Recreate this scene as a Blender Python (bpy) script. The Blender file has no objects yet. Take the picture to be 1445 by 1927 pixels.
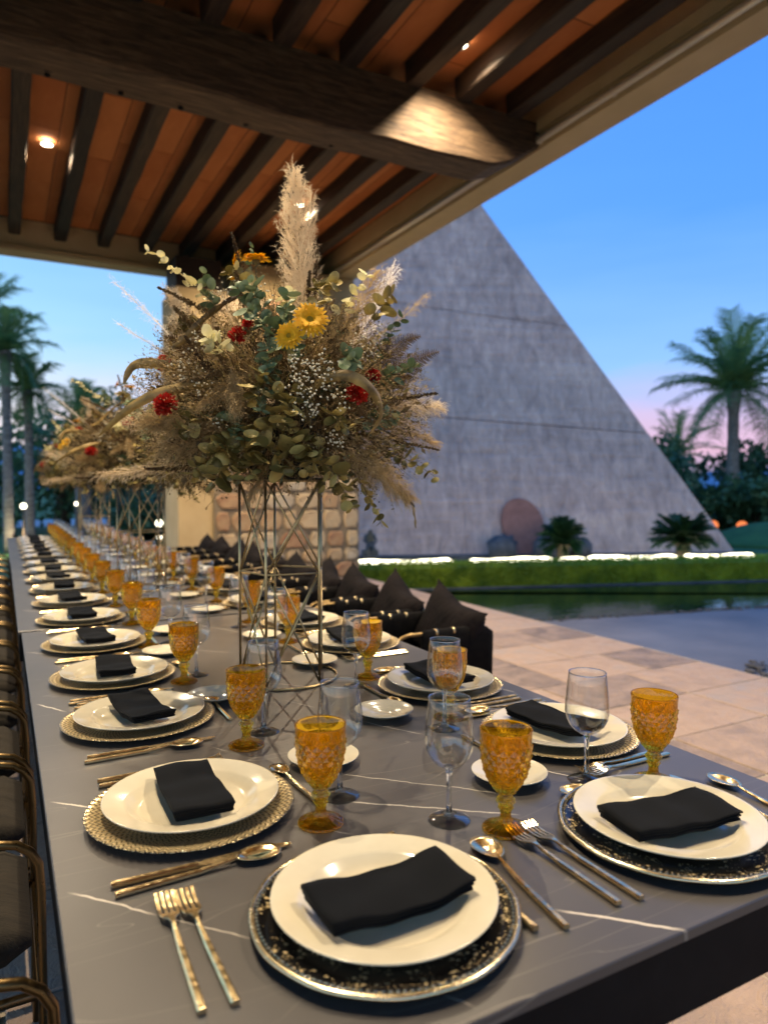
import bpy, math, random
from mathutils import Vector, Matrix
from math import sin, cos, pi, radians as R
random.seed(7)
RND = random.Random(11)
sc = bpy.context.scene
col = sc.collection

# ------------------------------------------------------------------ camera
cam = bpy.data.cameras.new('camera')
camo = bpy.data.objects.new('camera', cam); col.objects.link(camo)
camo.location = (0, 0, 1.25)
camo.rotation_euler = (R(90 - 1.99), 0, R(-28.22))
cam.sensor_fit = 'VERTICAL'; cam.sensor_height = 36; cam.lens = 24.96
cam.clip_start = 0.05; cam.clip_end = 3000
cam.dof.use_dof = True; cam.dof.focus_distance = 1.36; cam.dof.aperture_fstop = 3.1
sc.camera = camo

# ------------------------------------------------------------------ sky (dusk)
w = bpy.data.worlds.new('World'); sc.world = w; w.use_nodes = True
nt = w.node_tree; N = nt.nodes; L = nt.links
for n in list(N): N.remove(n)
def wn(t, **k):
    n = N.new(t)
    for a, b in k.items(): setattr(n, a, b)
    return n
def wmath(op, a, b=None):
    n = wn('ShaderNodeMath', operation=op)
    for i, v in enumerate((a, b)):
        if v is None: continue
        if isinstance(v, (int, float)): n.inputs[i].default_value = v
        else: L.new(v, n.inputs[i])
    return n.outputs[0]
tc = wn('ShaderNodeTexCoord')
sp = wn('ShaderNodeSeparateXYZ'); L.new(tc.outputs['Generated'], sp.inputs[0])
def wramp(fac, pts):
    r = wn('ShaderNodeValToRGB'); e = r.color_ramp.elements
    while len(e) < len(pts): e.new(0.5)
    for q, (p, c) in zip(e, pts): q.position = p; q.color = (*c, 1)
    L.new(fac, r.inputs[0]); return r.outputs[0]
elev = wmath('MAXIMUM', sp.outputs[2], 0.0)
# wispy dusk cloud near the horizon
mp = wn('ShaderNodeMapping'); mp.inputs['Scale'].default_value = (2.2, 2.2, 14)
L.new(tc.outputs['Generated'], mp.inputs[0])
nz = wn('ShaderNodeTexNoise'); nz.inputs['Scale'].default_value = 1.6; nz.inputs['Detail'].default_value = 4
L.new(mp.outputs[0], nz.inputs[0])
el2 = wmath('ADD', elev, wmath('MULTIPLY', wmath('SUBTRACT', nz.outputs[0], 0.5), 0.09))
cool = wramp(el2, [(0, (.30, .30, .50)), (.045, (.52, .33, .50)), (.09, (.42, .35, .62)), (.16, (.15, .36, .78)), (.34, (.040, .225, .78)), (.75, (.020, .15, .68))])
warm = wramp(el2, [(0, (.80, .68, .60)), (.09, (.66, .68, .70)), (.20, (.30, .56, .74)), (.40, (.15, .40, .74)), (.8, (.06, .24, .70))])
az = wmath('ADD', wmath('MULTIPLY', sp.outputs[0], -.94), wmath('MULTIPLY', sp.outputs[1], -.34))
mr = wn('ShaderNodeMapRange'); mr.interpolation_type = 'SMOOTHSTEP'
mr.inputs[1].default_value = -1.02; mr.inputs[2].default_value = 0.05
L.new(az, mr.inputs[0])
mx = wn('ShaderNodeMix', data_type='RGBA'); L.new(mr.outputs[0], mx.inputs[0]); L.new(cool, mx.inputs[6]); L.new(warm, mx.inputs[7])
bg = wn('ShaderNodeBackground'); L.new(mx.outputs[2], bg.inputs[0]); 
glow = wn('ShaderNodeMapRange'); glow.interpolation_type = 'SMOOTHSTEP'
glow.inputs[1].default_value = -.1; glow.inputs[2].default_value = 1.0; glow.inputs[3].default_value = 1.0; glow.inputs[4].default_value = 1.8
L.new(az, glow.inputs[0]); L.new(glow.outputs[0], bg.inputs[1])
# the physical sky adds the glow of the sun that has just set behind the viewer
sky = wn('ShaderNodeTexSky', sky_type='NISHITA', sun_disc=False)
sky.sun_elevation = R(1.5); sky.sun_rotation = R(205)
bg2 = wn('ShaderNodeBackground'); L.new(sky.outputs[0], bg2.inputs[0]); bg2.inputs[1].default_value = 0.05
ad = wn('ShaderNodeAddShader'); L.new(bg.outputs[0], ad.inputs[0]); L.new(bg2.outputs[0], ad.inputs[1])
wo = wn('ShaderNodeOutputWorld'); L.new(ad.outputs[0], wo.inputs[0])

sc.view_settings.view_transform = 'Standard'
sc.view_settings.look = 'None'
sc.view_settings.exposure = 0.50
sc.view_settings.gamma = 1.0
sc.render.engine = 'CYCLES'
cy = sc.cycles
cy.use_denoising = True
cy.caustics_reflective = False; cy.caustics_refractive = False
cy.max_bounces = 10; cy.transmission_bounces = 10; cy.transparent_max_bounces = 24
cy.diffuse_bounces = 3; cy.glossy_bounces = 4
cy.sample_clamp_indirect = 4.0
cy.blur_glossy = 0.5

# ------------------------------------------------------------------ materials
def mat(name, base=(.5, .5, .5), rough=.5, metal=0.0, spec=.5, trans=0.0, ior=1.45, coat=0.0, sheen=0.0, alpha=None):
    m = bpy.data.materials.new(name); m.use_nodes = True
    b = m.node_tree.nodes['Principled BSDF']
    b.inputs['Base Color'].default_value = (*base, 1)
    b.inputs['Roughness'].default_value = rough
    b.inputs['Metallic'].default_value = metal
    b.inputs['Specular IOR Level'].default_value = spec
    b.inputs['Transmission Weight'].default_value = trans
    b.inputs['IOR'].default_value = ior
    b.inputs['Coat Weight'].default_value = coat
    b.inputs['Sheen Weight'].default_value = sheen
    m['b'] = 1
    return m
class NT:
    """small helper for node graphs on a material"""
    def __init__(s, m):
        s.m = m; s.n = m.node_tree.nodes; s.l = m.node_tree.links; s.b = s.n.get('Principled BSDF')
    def new(s, t, **k):
        n = s.n.new(t)
        for a, b in k.items(): setattr(n, a, b)
        return n
    def set(s, n, i, v):
        if v is None: return
        if isinstance(v, bpy.types.NodeSocket): s.l.new(v, n.inputs[i])
        else: n.inputs[i].default_value = v
    def coord(s, which='Object'): return s.new('ShaderNodeTexCoord').outputs[which]
    def mapping(s, v, scale=(1, 1, 1), rot=(0, 0, 0), loc=(0, 0, 0)):
        n = s.new('ShaderNodeMapping'); s.l.new(v, n.inputs[0])
        n.inputs['Scale'].default_value = scale; n.inputs['Rotation'].default_value = rot; n.inputs['Location'].default_value = loc
        return n.outputs[0]
    def noise(s, v, scale=5, detail=4, rough=.55, dist=0.0):
        n = s.new('ShaderNodeTexNoise'); s.l.new(v, n.inputs[0])
        n.inputs['Scale'].default_value = scale; n.inputs['Detail'].default_value = detail
        n.inputs['Roughness'].default_value = rough; n.inputs['Distortion'].default_value = dist
        return n.outputs[0]
    def vor(s, v, scale=5, feature='F1', out=0):
        n = s.new('ShaderNodeTexVoronoi', feature=feature); s.l.new(v, n.inputs[0]); n.inputs['Scale'].default_value = scale
        return n.outputs[out]
    def math(s, op, a, b=None, c=None, clamp=False):
        n = s.new('ShaderNodeMath', operation=op); n.use_clamp = clamp
        for i, v in enumerate((a, b, c)): s.set(n, i, v)
        return n.outputs[0]
    def ramp(s, f, pts, interp='LINEAR'):
        r = s.new('ShaderNodeValToRGB'); r.color_ramp.interpolation = interp
        e = r.color_ramp.elements
        while len(e) < len(pts): e.new(.5)
        for q, (p, c) in zip(e, pts):
            q.position = p; q.color = (*c, 1) if hasattr(c, '__len__') else (c, c, c, 1)
        s.l.new(f, r.inputs[0]); return r.outputs[0]
    def mix(s, f, a, b, blend='MIX'):
        n = s.new('ShaderNodeMix', data_type='RGBA', blend_type=blend)
        s.set(n, 0, f)
        for i, v in ((6, a), (7, b)):
            if isinstance(v, tuple): v = (*v, 1)
            s.set(n, i, v)
        return n.outputs[2]
    def sep(s, v):
        n = s.new('ShaderNodeSeparateXYZ'); s.l.new(v, n.inputs[0]); return n.outputs
    def bump(s, h, strength=.3, dist=.01):
        n = s.new('ShaderNodeBump'); n.inputs['Strength'].default_value = strength; n.inputs['Distance'].default_value = dist
        s.l.new(h, n.inputs['Height']); s.l.new(n.outputs[0], s.b.inputs['Normal']); return n.outputs[0]
    def rand(s): return s.new('ShaderNodeObjectInfo').outputs['Random']
    def base(s, v): s.l.new(v, s.b.inputs['Base Color'])
    def rough(s, v): s.l.new(v, s.b.inputs['Roughness'])

def noisy(name, c1, c2, scale=8, rough=.7, bump=.2, bdist=.005, rnd=0.0, stretch=(1, 1, 1), bscale=None, **k):
    m = mat(name, c1, rough, **k); t = NT(m)
    v = t.mapping(t.coord(), stretch)
    f = t.noise(v, scale, 6, .6)
    if rnd:
        f = t.math('ADD', f, t.math('MULTIPLY', t.math('SUBTRACT', t.rand(), .5), rnd))
    t.base(t.ramp(f, [(.3, c1), (.7, c2)]))
    if bump: t.bump(t.noise(v, bscale or scale * 4, 6, .65), bump, bdist)
    return m

M = {}
# dark sintered-stone table top with thin pale veins
m = mat('table_stone', (.07, .066, .066), .34, spec=.6); t = NT(m)
v = t.coord()
def vein(scale, sx, sy, width, seed, rot, amp):
    vv = t.mapping(v, (sx, sy, 1), (0, 0, rot), (seed, seed * .7, 0))
    n = t.noise(vv, scale, 3.0, .45, .25)
    d = t.math('ABSOLUTE', t.math('SUBTRACT', n, .5))
    msk = t.math('SUBTRACT', 1.0, t.math('DIVIDE', d, width), clamp=True)
    br = t.math('MULTIPLY', t.noise(t.mapping(v, (1, 1, 1), (0, 0, 0), (seed * 3, 0, 0)), 5, 2), 2.6)
    br = t.math('SUBTRACT', br, .75, clamp=True)
    return t.math('MULTIPLY', t.math('MULTIPLY', msk, br), amp)
v1 = vein(1.7, .30, 1.9, .0016, 3.1, .10, .22)
v2 = vein(2.6, .28, 2.3, .0011, 9.7, -.06, .30)
v3 = vein(1.2, .25, 4.6, .0016, 5.3, .04, .16)
vs = t.math('MAXIMUM', t.math('MAXIMUM', v1, v2), v3)
VE = [((0.566, 0.631), (0.675, 0.527), 2.4), ((0.059, 1.233), (0.119, 1.171), 1.9), ((0.064, 0.945), (0.153, 0.841), 1.5), ((0.153, 0.841), (0.238, 0.745), 1.0),
 ((0.47, 1.012), (0.69, 0.842), 1.4), ((0.511, 1.114), (0.72, 0.907), 1.0), ((0.367, 0.977), (0.441, 0.906), 1.1), ((0.667, 1.347), (0.744, 1.213), 1.1),
 ((0.576, 1.569), (0.617, 1.478), 1.0), ((0.348, 1.346), (0.371, 1.306), 1.2), ((0.06, 1.809), (0.117, 1.712), 2.0), ((0.053, 2.4), (0.18, 2.27), 1.5),
 ((0.863, 0.597), (0.88, 0.57), 1.0), ((0.373, 0.576), (0.395, 0.544), 1.0), ((1.079, 1.436), (1.091, 1.346), 1.3), ((0.831, 0.972), (0.873, 0.885), 1.3),
 ((0.585, 1.729), (0.707, 1.604), 1.1), ((0.49, 2.206), (0.608, 2.094), 1.0), ((.60, 2.62), (.72, 2.37), 1.2), ((.06, 3.2), (.21, 3.05), 2.0), ((.5, 3.3), (.8, 3.0), 1.5), ((.06, 4.3), (.3, 4.1), 2.0)]
vx, vy, vz = t.sep(v)
wob = t.math('MULTIPLY', t.math('SUBTRACT', t.noise(v, 14, 4, .6), .5), .016)
thick = t.math('ADD', .35, t.math('MULTIPLY', t.noise(v, 9, 3, .6), 1.3))
for (ax, ay), (bx, by), w_ in VE:
    dx, dy = bx - ax, by - ay; ln = math.hypot(dx, dy); dx /= ln; dy /= ln
    # along-distance s and across-distance d of the point from the vein's line
    s_ = t.math('ADD', t.math('MULTIPLY', t.math('SUBTRACT', vx, ax), dx), t.math('MULTIPLY', t.math('SUBTRACT', vy, ay), dy))
    d_ = t.math('SUBTRACT', t.math('MULTIPLY', t.math('SUBTRACT', vx, ax), dy), t.math('MULTIPLY', t.math('SUBTRACT', vy, ay), dx))
    d_ = t.math('ABSOLUTE', t.math('ADD', d_, wob))
    k_ = t.math('MULTIPLY', t.math('SUBTRACT', 1.0, t.math('DIVIDE', d_, t.math('MULTIPLY', thick, .0011 * w_)), clamp=True), 2.2, clamp=True)
    e_ = t.math('MULTIPLY', t.math('SUBTRACT', ln / 2, t.math('ABSOLUTE', t.math('SUBTRACT', s_, ln / 2))), 40.0, clamp=True)
    vs = t.math('MAXIMUM', vs, t.math('MULTIPLY', t.math('MULTIPLY', k_, e_), min(1.0, .5 + .22 * w_)))
cloud = t.ramp(t.noise(v, 3.2, 5, .6), [(.3, (.047, .043, .042)), (.7, (.064, .058, .056))])
t.base(t.mix(vs, cloud, (.62, .56, .46)))
t.rough(t.ramp(t.noise(v, 6, 2), [(.2, .33), (.8, .36)]))
t.bump(t.noise(v, 260, 3), .04, .001)
M['table'] = m
M['table_black'] = noisy('table_black_paint', (.003, .003, .004), (.006, .006, .007), 20, .6, .05, .001, spec=.12)
# porcelain
m = mat('cream_porcelain', (.80, .74, .58), .14, spec=.5, coat=.3); t = NT(m)
t.base(t.ramp(t.noise(t.coord(), 25, 3), [(.3, (.52, .47, .35)), (.7, (.56, .51, .385))]))
M['porcelain'] = m
# napkin cloth
m = mat('black_cloth', (.0045, .005, .006), .9, sheen=.02, spec=.08); t = NT(m)
v = t.coord()
wv = t.math('MULTIPLY', t.math('SINE', t.math('MULTIPLY', t.sep(v)[0], 5200)), t.math('SINE', t.math('MULTIPLY', t.sep(v)[1], 5200)))
t.bump(t.math('ADD', t.math('MULTIPLY', wv, .15), t.noise(v, 60, 4)), .25, .002)
M['napkin'] = m
def metalmat(name, c, r, hammer=.25, hs=160):
    m = mat(name, c, r, 1.0); t = NT(m)
    v = t.coord()
    t.bump(t.noise(v, hs, 2, .4), hammer, .002)
    t.rough(t.ramp(t.noise(v, 90, 3), [(.3, r * .8), (.7, min(1, r * 1.35))]))
    return m
M['cutlery'] = metalmat('champagne_gold_steel', (.88, .68, .38), .20, .22, 120)
M['brass'] = metalmat('dimmed_brass_tube', (.20, .135, .06), .32, .12, 60)  # weak light on the chair frames is put into this darker brass
M['brass_bright'] = metalmat('bright_brass_ring', (.62, .46, .24), .28, .05, 60)
M['wire'] = metalmat('gold_wire', (.46, .34, .17), .34, .12, 60)

# clear drinking glass: a thin shell that reflects at grazing angles; stems are solid glass
def thin_glass(name, tint=(1, 1, 1), ior=1.5, rough=.0, ptint=None):
    m = bpy.data.materials.new(name); m.use_nodes = True; t = NT(m)
    t.n.remove(t.b)
    tr = t.new('ShaderNodeBsdfTransparent'); tr.inputs[0].default_value = (*tint, 1)
    gl = t.new('ShaderNodeBsdfGlossy'); gl.inputs['Roughness'].default_value = rough
    lw = t.new('ShaderNodeLayerWeight'); lw.inputs[0].default_value = .5
    fr = t.math('ADD', .05, t.math('MULTIPLY', t.math('POWER', lw.outputs['Facing'], 3.0), .9))
    ms = t.new('ShaderNodeMixShader')
    t.l.new(fr, ms.inputs[0]); t.l.new(tr.outputs[0], ms.inputs[1]); t.l.new(gl.outputs[0], ms.inputs[2])
    t.l.new(ms.outputs[0], t.n['Material Output'].inputs[0])
    return m
M['glass_bowl'] = thin_glass('clear_glass_shell', (.985, .99, .99), 1.5)
m = mat('clear_glass_solid', (.97, .985, 1.0), .0, trans=1.0, ior=1.5); M['glass_stem'] = m
M['glass_foot'] = thin_glass('clear_glass_foot', (.93, .95, .97), 1.5, .03)
# amber pressed glass
def amber(name, tcol, dcol, kd):
    m = bpy.data.materials.new(name); m.use_nodes = True; t = NT(m)
    t.b.inputs['Base Color'].default_value = (*tcol, 1)
    t.b.inputs['Transmission Weight'].default_value = 1.0
    t.b.inputs['Roughness'].default_value = .0
    t.b.inputs['IOR'].default_value = 1.45
    tr = t.new('ShaderNodeBsdfTransparent'); tr.inputs[0].default_value = (.98, .70, .09, 1)
    tl = t.new('ShaderNodeBsdfTranslucent'); tl.inputs[0].default_value = (*dcol, 1)
    m1 = t.new('ShaderNodeMixShader'); m1.inputs[0].default_value = kd
    t.l.new(tr.outputs[0], m1.inputs[1]); t.l.new(tl.outputs[0], m1.inputs[2])
    ms = t.new('ShaderNodeMixShader'); ms.inputs[0].default_value = .20
    t.l.new(t.b.outputs[0], ms.inputs[1]); t.l.new(m1.outputs[0], ms.inputs[2])
    t.l.new(ms.outputs[0], t.n['Material Output'].inputs[0])
    return m
M['amber'] = amber('amber_pressed_glass', (1.0, .67, .05), (.95, .50, .02), .35)

# clear charger with a gold lace print: pattern from angle and radius
m = bpy.data.materials.new('gold_lace_glass'); m.use_nodes = True; t = NT(m)
v = t.coord(); x, y, z = t.sep(v)
ang = t.math('ARCTAN2', y, x)
rr = t.math('SQRT', t.math('ADD', t.math('MULTIPLY', x, x), t.math('MULTIPLY', y, y)))
def band(nang, nrad, ph=0.0):
    a = t.math('PINGPONG', t.math('ADD', t.math('MULTIPLY', ang, nang / (2 * pi)), ph), .5)
    q = t.math('FRACT', t.math('ADD', t.math('MULTIPLY', rr, nrad), t.math('MULTIPLY', a, 1.6)))
    return q
z1 = t.math('GREATER_THAN', band(72, 115), .40)
z2 = t.math('GREATER_THAN', band(72, 58, .25), .55)
zz = t.math('MAXIMUM', z1, t.math('MULTIPLY', z2, 1.0))
t.b.inputs['Metallic'].default_value = .55
t.b.inputs['Roughness'].default_value = .28
t.base(t.mix(z1, (.20, .14, .06), (.80, .64, .36)))
t.bump(t.math('ADD', band(72, 115), t.math('MULTIPLY', z2, .5)), .8, .003)
tr = t.new('ShaderNodeBsdfTransparent'); gl = t.new('ShaderNodeBsdfGlossy'); gl.inputs['Roughness'].default_value = .05
lw = t.new('ShaderNodeLayerWeight'); fr = t.math('ADD', .05, t.math('MULTIPLY', t.math('POWER', lw.outputs['Facing'], 4.0), .8))
g = t.new('ShaderNodeMixShader'); t.l.new(fr, g.inputs[0]); t.l.new(tr.outputs[0], g.inputs[1]); t.l.new(gl.outputs[0], g.inputs[2])
inner = t.math('LESS_THAN', rr, .152)
cover = t.math('MULTIPLY', zz, 1.0)
cover = t.math('MULTIPLY', t.math('MAXIMUM', cover, t.math('MULTIPLY', inner, .62)), t.math('ADD', t.math('MULTIPLY', inner, .45), .50))
ms = t.new('ShaderNodeMixShader'); t.l.new(cover, ms.inputs[0]); t.l.new(g.outputs[0], ms.inputs[1]); t.l.new(t.b.outputs[0], ms.inputs[2])
t.l.new(ms.outputs[0], t.n['Material Output'].inputs[0])
M['lace'] = m
# black charger with gold speckled flowers
m = mat('black_gold_charger', (.004, .004, .005), .16, coat=.15); t = NT(m)
v = t.coord(); x, y, z = t.sep(v)
rr = t.math('SQRT', t.math('ADD', t.math('MULTIPLY', x, x), t.math('MULTIPLY', y, y)))
d1 = t.vor(v, 120); d2 = t.vor(v, 260)
dots = t.math('MAXIMUM', t.math('LESS_THAN', d1, .30), t.math('LESS_THAN', d2, .24))
zone = t.math('MULTIPLY', t.math('GREATER_THAN', rr, .095), t.math('LESS_THAN', rr, .158))
clus = t.math('GREATER_THAN', t.noise(v, 45, 2), .47)
dots = t.math('MULTIPLY', t.math('MULTIPLY', dots, zone), clus)
t.base(t.mix(dots, (.004, .004, .005), (.70, .54, .28)))
t.l.new(t.math('MULTIPLY', dots, .35), t.b.inputs['Metallic'])
t.bump(dots, .5, .002)
M['black_charger'] = m
M['charger_rim'] = metalmat('pewter_gold_rim', (.60, .50, .32), .22, .05, 200)

# timber
m = mat('dark_hewn_beam', (.06, .04, .03), .75); t = NT(m)
v = t.coord()
gv = t.mapping(v, (1.2, 9, 9)); gn = t.noise(gv, 3.5, 8, .65, .6)
t.base(t.ramp(gn, [(.3, (.034, .020, .012)), (.5, (.085, .053, .030)), (.72, (.17, .11, .062))]))
t.bump(t.math('ADD', gn, t.math('MULTIPLY', t.noise(v, 5, 4), .8)), .55, .02)
M['beam'] = m
m = mat('dark_joist_wood', (.05, .032, .022), .7); t = NT(m)
v = t.coord(); gv = t.mapping(v, (9, .8, 9), (0, 0, 0)); gn = t.noise(gv, 3.5, 8, .65, .5)
gn2 = t.math('ADD', gn, t.math('MULTIPLY', t.math('SUBTRACT', t.rand(), .5), .25))
t.base(t.ramp(gn2, [(.25, (.014, .009, .007)), (.55, (.038, .024, .016)), (.8, (.08, .052, .03))]))
t.bump(gn, .5, .012)
M['joist'] = m
M['ceiling'] = noisy('terracotta_ceiling', (.44, .145, .045), (.56, .21, .07), 3.0, .8, .25, .004, rnd=.35, stretch=(2, .6, 1))
M['stucco'] = noisy('ochre_stucco', (.46, .33, .16), (.54, .40, .21), 3, .85, .3, .004)
M['ledge'] = noisy('tan_roof_fascia', (.50, .40, .23), (.58, .46, .28), 2.5, .8, .2, .004)
M['alum'] = mat('aluminium_channel', (.72, .68, .60), .35, .3)
m = mat('pier_stone', (.3, .2, .12), .85); t = NT(m)
v = t.coord(); f = t.math('ADD', t.math('MULTIPLY', t.noise(v, 6, 6, .6), .55), t.math('MULTIPLY', t.rand(), .45))
t.base(t.ramp(f, [(.2, (.26, .12, .07)), (.4, (.40, .26, .14)), (.6, (.50, .38, .23)), (.85, (.38, .35, .30))]))
t.bump(t.noise(v, 18, 8, .7), .7, .02)
M['stone'] = m
M['mortar'] = noisy('mortar', (.16, .125, .08), (.26, .20, .13), 20, .95, .4, .01)
m = mat('paving_stone', (.4, .32, .26), .62); t = NT(m)
v = t.coord('Object'); ob = t.new('ShaderNodeObjectInfo').outputs['Location']
va = t.new('ShaderNodeVectorMath', operation='ADD'); t.l.new(v, va.inputs[0]); t.l.new(ob, va.inputs[1]); v = va.outputs[0]
f = t.math('ADD', t.math('MULTIPLY', t.noise(v, 5, 8, .65, .8), .7), t.math('MULTIPLY', t.rand(), .40))
t.base(t.ramp(f, [(.28, (.15, .115, .098)), (.46, (.27, .20, .16)), (.64, (.38, .27, .20)), (.85, (.30, .26, .24))]))
rid = t.math('ABSOLUTE', t.math('SUBTRACT', t.noise(v, 9, 5, .6, 1.5), .5))
t.bump(t.math('ADD', t.math('MULTIPLY', rid, 2.5), t.noise(v, 40, 6, .7)), .8, .012)
t.rough(t.ramp(t.noise(v, 12, 4), [(.3, .42), (.7, .72)]))
M['paving'] = m
M['joint'] = noisy('paving_joint', (.30, .26, .20), (.42, .36, .28), 30, .95, .3, .004)
M['lawn'] = noisy('lawn', (.018, .075, .022), (.045, .13, .035), 3, .9, .8, .03, bscale=40)
M['bluestone'] = noisy('wet_slate', (.075, .078, .09), (.15, .15, .165), 1.1, .42, .25, .004, stretch=(1, 1, 1))
M['path'] = noisy('garden_path', (.20, .22, .26), (.28, .30, .34), 2, .7, .2, .01)
m = mat('pond_water', (.010, .028, .012), .02, spec=.5, ior=1.33); t = NT(m)
v = t.mapping(t.coord(), (1.2, 3.0, 1), (0, 0, R(-18)))
t.bump(t.math('ADD', t.noise(v, 2.2, 3, .5), t.math('MULTIPLY', t.noise(v, 9, 2), .25)), .10, .05)
M['water'] = m
# board-marked concrete
m = mat('monument_concrete', (.36, .34, .34), .85); t = NT(m)
v = t.coord()
st = t.noise(t.mapping(v, (1.0, 1.0, .07)), 5.0, 7, .7, .4)
bl = t.noise(v, .55, 7, .6)
hz = t.noise(t.mapping(v, (.15, .15, 2.2)), 3.0, 4, .6)
f = t.math('ADD', t.math('ADD', t.math('MULTIPLY', st, .52), t.math('MULTIPLY', bl, .30)), t.math('MULTIPLY', hz, .18))
t.base(t.ramp(f, [(.38, (.28, .190, .166)), (.46, (.39, .268, .23)), (.53, (.48, .33, .28)), (.62, (.60, .42, .35))]))
rb1 = t.noise(t.mapping(v, (3.2, 3.2, .05)), 2.0, 3, .5, .3)
t.bump(t.math('ADD', t.math('ADD', st, hz), t.math('MULTIPLY', rb1, 1.4)), .7, .10)
M['concrete'] = m
M['arch_red'] = noisy('red_tezontle_panel', (.20, .085, .065), (.29, .13, .10), 6, .9, .4, .02)
M['rock'] = noisy('dark_boulder', (.04, .042, .05), (.10, .10, .115), 5, .85, .7, .03)
M['bronze'] = noisy('dark_bronze', (.03, .035, .04), (.06, .06, .065), 8, .5, .3, .01)
M['bark'] = noisy('palm_bark', (.08, .07, .065), (.26, .24, .22), 6, .9, .8, .03, stretch=(1, 1, 5))
M['bark_dark'] = noisy('dark_bark', (.05, .04, .03), (.09, .07, .05), 6, .9, .8, .03)
def leafmat(name, c1, c2, rough=.55, trl=.3, rnd=.3, scale=20):
    m = mat(name, c1, rough); t = NT(m)
    f = t.math('ADD', t.noise(t.coord(), scale, 3), t.math('MULTIPLY', t.math('SUBTRACT', t.rand(), .5), rnd))
    c = t.ramp(f, [(.3, c1), (.7, c2)])
    t.base(c)
    tl = t.new('ShaderNodeBsdfTranslucent'); t.l.new(c, tl.inputs[0])
    ms = t.new('ShaderNodeMixShader'); ms.inputs[0].default_value = trl
    t.l.new(t.b.outputs[0], ms.inputs[1]); t.l.new(tl.outputs[0], ms.inputs[2])
    t.l.new(ms.outputs[0], t.n['Material Output'].inputs[0])
    return m
M['palm_leaf'] = leafmat('palm_leaf', (.07, .155, .06), (.17, .28, .09), scale=1.5)
M['cycad_leaf'] = leafmat('cycad_leaf', (.010, .040, .016), (.025, .075, .022), scale=6)
M['tree_leaf'] = leafmat('tree_leaf', (.030, .085, .045), (.085, .17, .075), scale=1.2, rnd=.4)
M['hedge_leaf'] = leafmat('hedge_leaf', (.075, .15, .006), (.30, .38, .02), scale=3)
M['euc_green'] = leafmat('eucalyptus_green', (.10, .15, .075), (.22, .27, .15), .55, .12, .5)
M['euc_gold'] = leafmat('eucalyptus_gold', (.12, .095, .025), (.44, .34, .11), .5, .12, .7)
M['euc_pale'] = leafmat('pale_yellow_leaf', (.60, .54, .26), (.80, .74, .46), .5, .2, .4)
M['strap'] = leafmat('dried_strap_leaf', (.07, .042, .014), (.42, .28, .09), .5, .05, .2, 22)
M['pampas'] = leafmat('pampas_cream', (.66, .52, .35), (.88, .76, .57), .8, .35, .25, 12)
M['pampas_tan'] = leafmat('pampas_tan', (.36, .25, .12), (.60, .45, .24), .8, .35, .3, 12)
M['pampas_white'] = leafmat('pampas_white', (.72, .64, .56), (.9, .84, .78), .8, .5, .2, 12)
M['seed'] = leafmat('brown_seed_spike', (.060, .032, .012), (.17, .10, .035), .8, .05, .4, 40)
M['filler'] = leafmat('dried_filler', (.018, .011, .005), (.20, .13, .055), .8, .1, .5, 14)
M['filler2'] = leafmat('straw_filler', (.22, .15, .06), (.55, .42, .22), .8, .2, .5, 9)
M['fern'] = leafmat('brown_fern', (.11, .055, .018), (.21, .12, .045), .7, .1, .3, 20)
M['gyp'] = mat('white_gypsophila', (.66, .60, .44), .8)
M['yellow'] = leafmat('yellow_petal', (.74, .36, .004), (.82, .46, .008), .7, .15, .2)
M['mum_core'] = mat('mum_core', (.30, .20, .01), .8)
M['red'] = leafmat('red_petal', (.36, .008, .008), (.60, .035, .015), .6, .2, .3)
M['stem'] = mat('dry_stem', (.16, .12, .05), .8)
M['foam'] = mat('dark_floral_base', (.012, .012, .010), .9)
m = mat('charcoal_pillow', (.01, .009, .009), .95, sheen=.0, spec=.08); t = NT(m)
t.base(t.ramp(t.noise(t.coord(), 7, 5), [(.3, (.0045, .004, .0045)), (.7, (.012, .0095, .010))]))
t.bump(t.noise(t.mapping(t.coord(), (1, 2.5, 1)), 9, 4, .6, 1.2), .6, .02)
M['pillow'] = m
M['black_fabric'] = noisy('black_sling_fabric', (.003, .003, .004), (.007, .0065, .0065), 30, .9, .3, .002, spec=.1)
M['seat_cloth'] = noisy('brown_seat_cushion', (.014, .012, .009), (.034, .027, .019), 14, .9, .5, .008, stretch=(1, 5, 1))
def emit(name, c, s):
    m = bpy.data.materials.new(name); m.use_nodes = True; t = NT(m); t.n.remove(t.b)
    e = t.new('ShaderNodeEmission'); e.inputs[0].default_value = (*c, 1); e.inputs[1].default_value = s
    t.l.new(e.outputs[0], t.n['Material Output'].inputs[0]); return m
M['lens'] = emit('lit_lens', (1, .86, .62), 30)
M['led'] = emit('led_strip_glow', (1, .92, .64), 5.0)
M['globe'] = emit('garden_globe_glow', (1, .95, .72), 4)
M['lantern'] = emit('orange_lantern_glow', (1, .25, .08), .9)
M['lamp_white'] = emit('window_glow', (1, .78, .62), 1.2)
M['white_trim'] = mat('white_trim', (.6, .58, .52), .5)
m = mat('far_hills', (.10, .20, .34), .95); M['hills'] = m  # blue of the distant haze is put into the base colour

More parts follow.
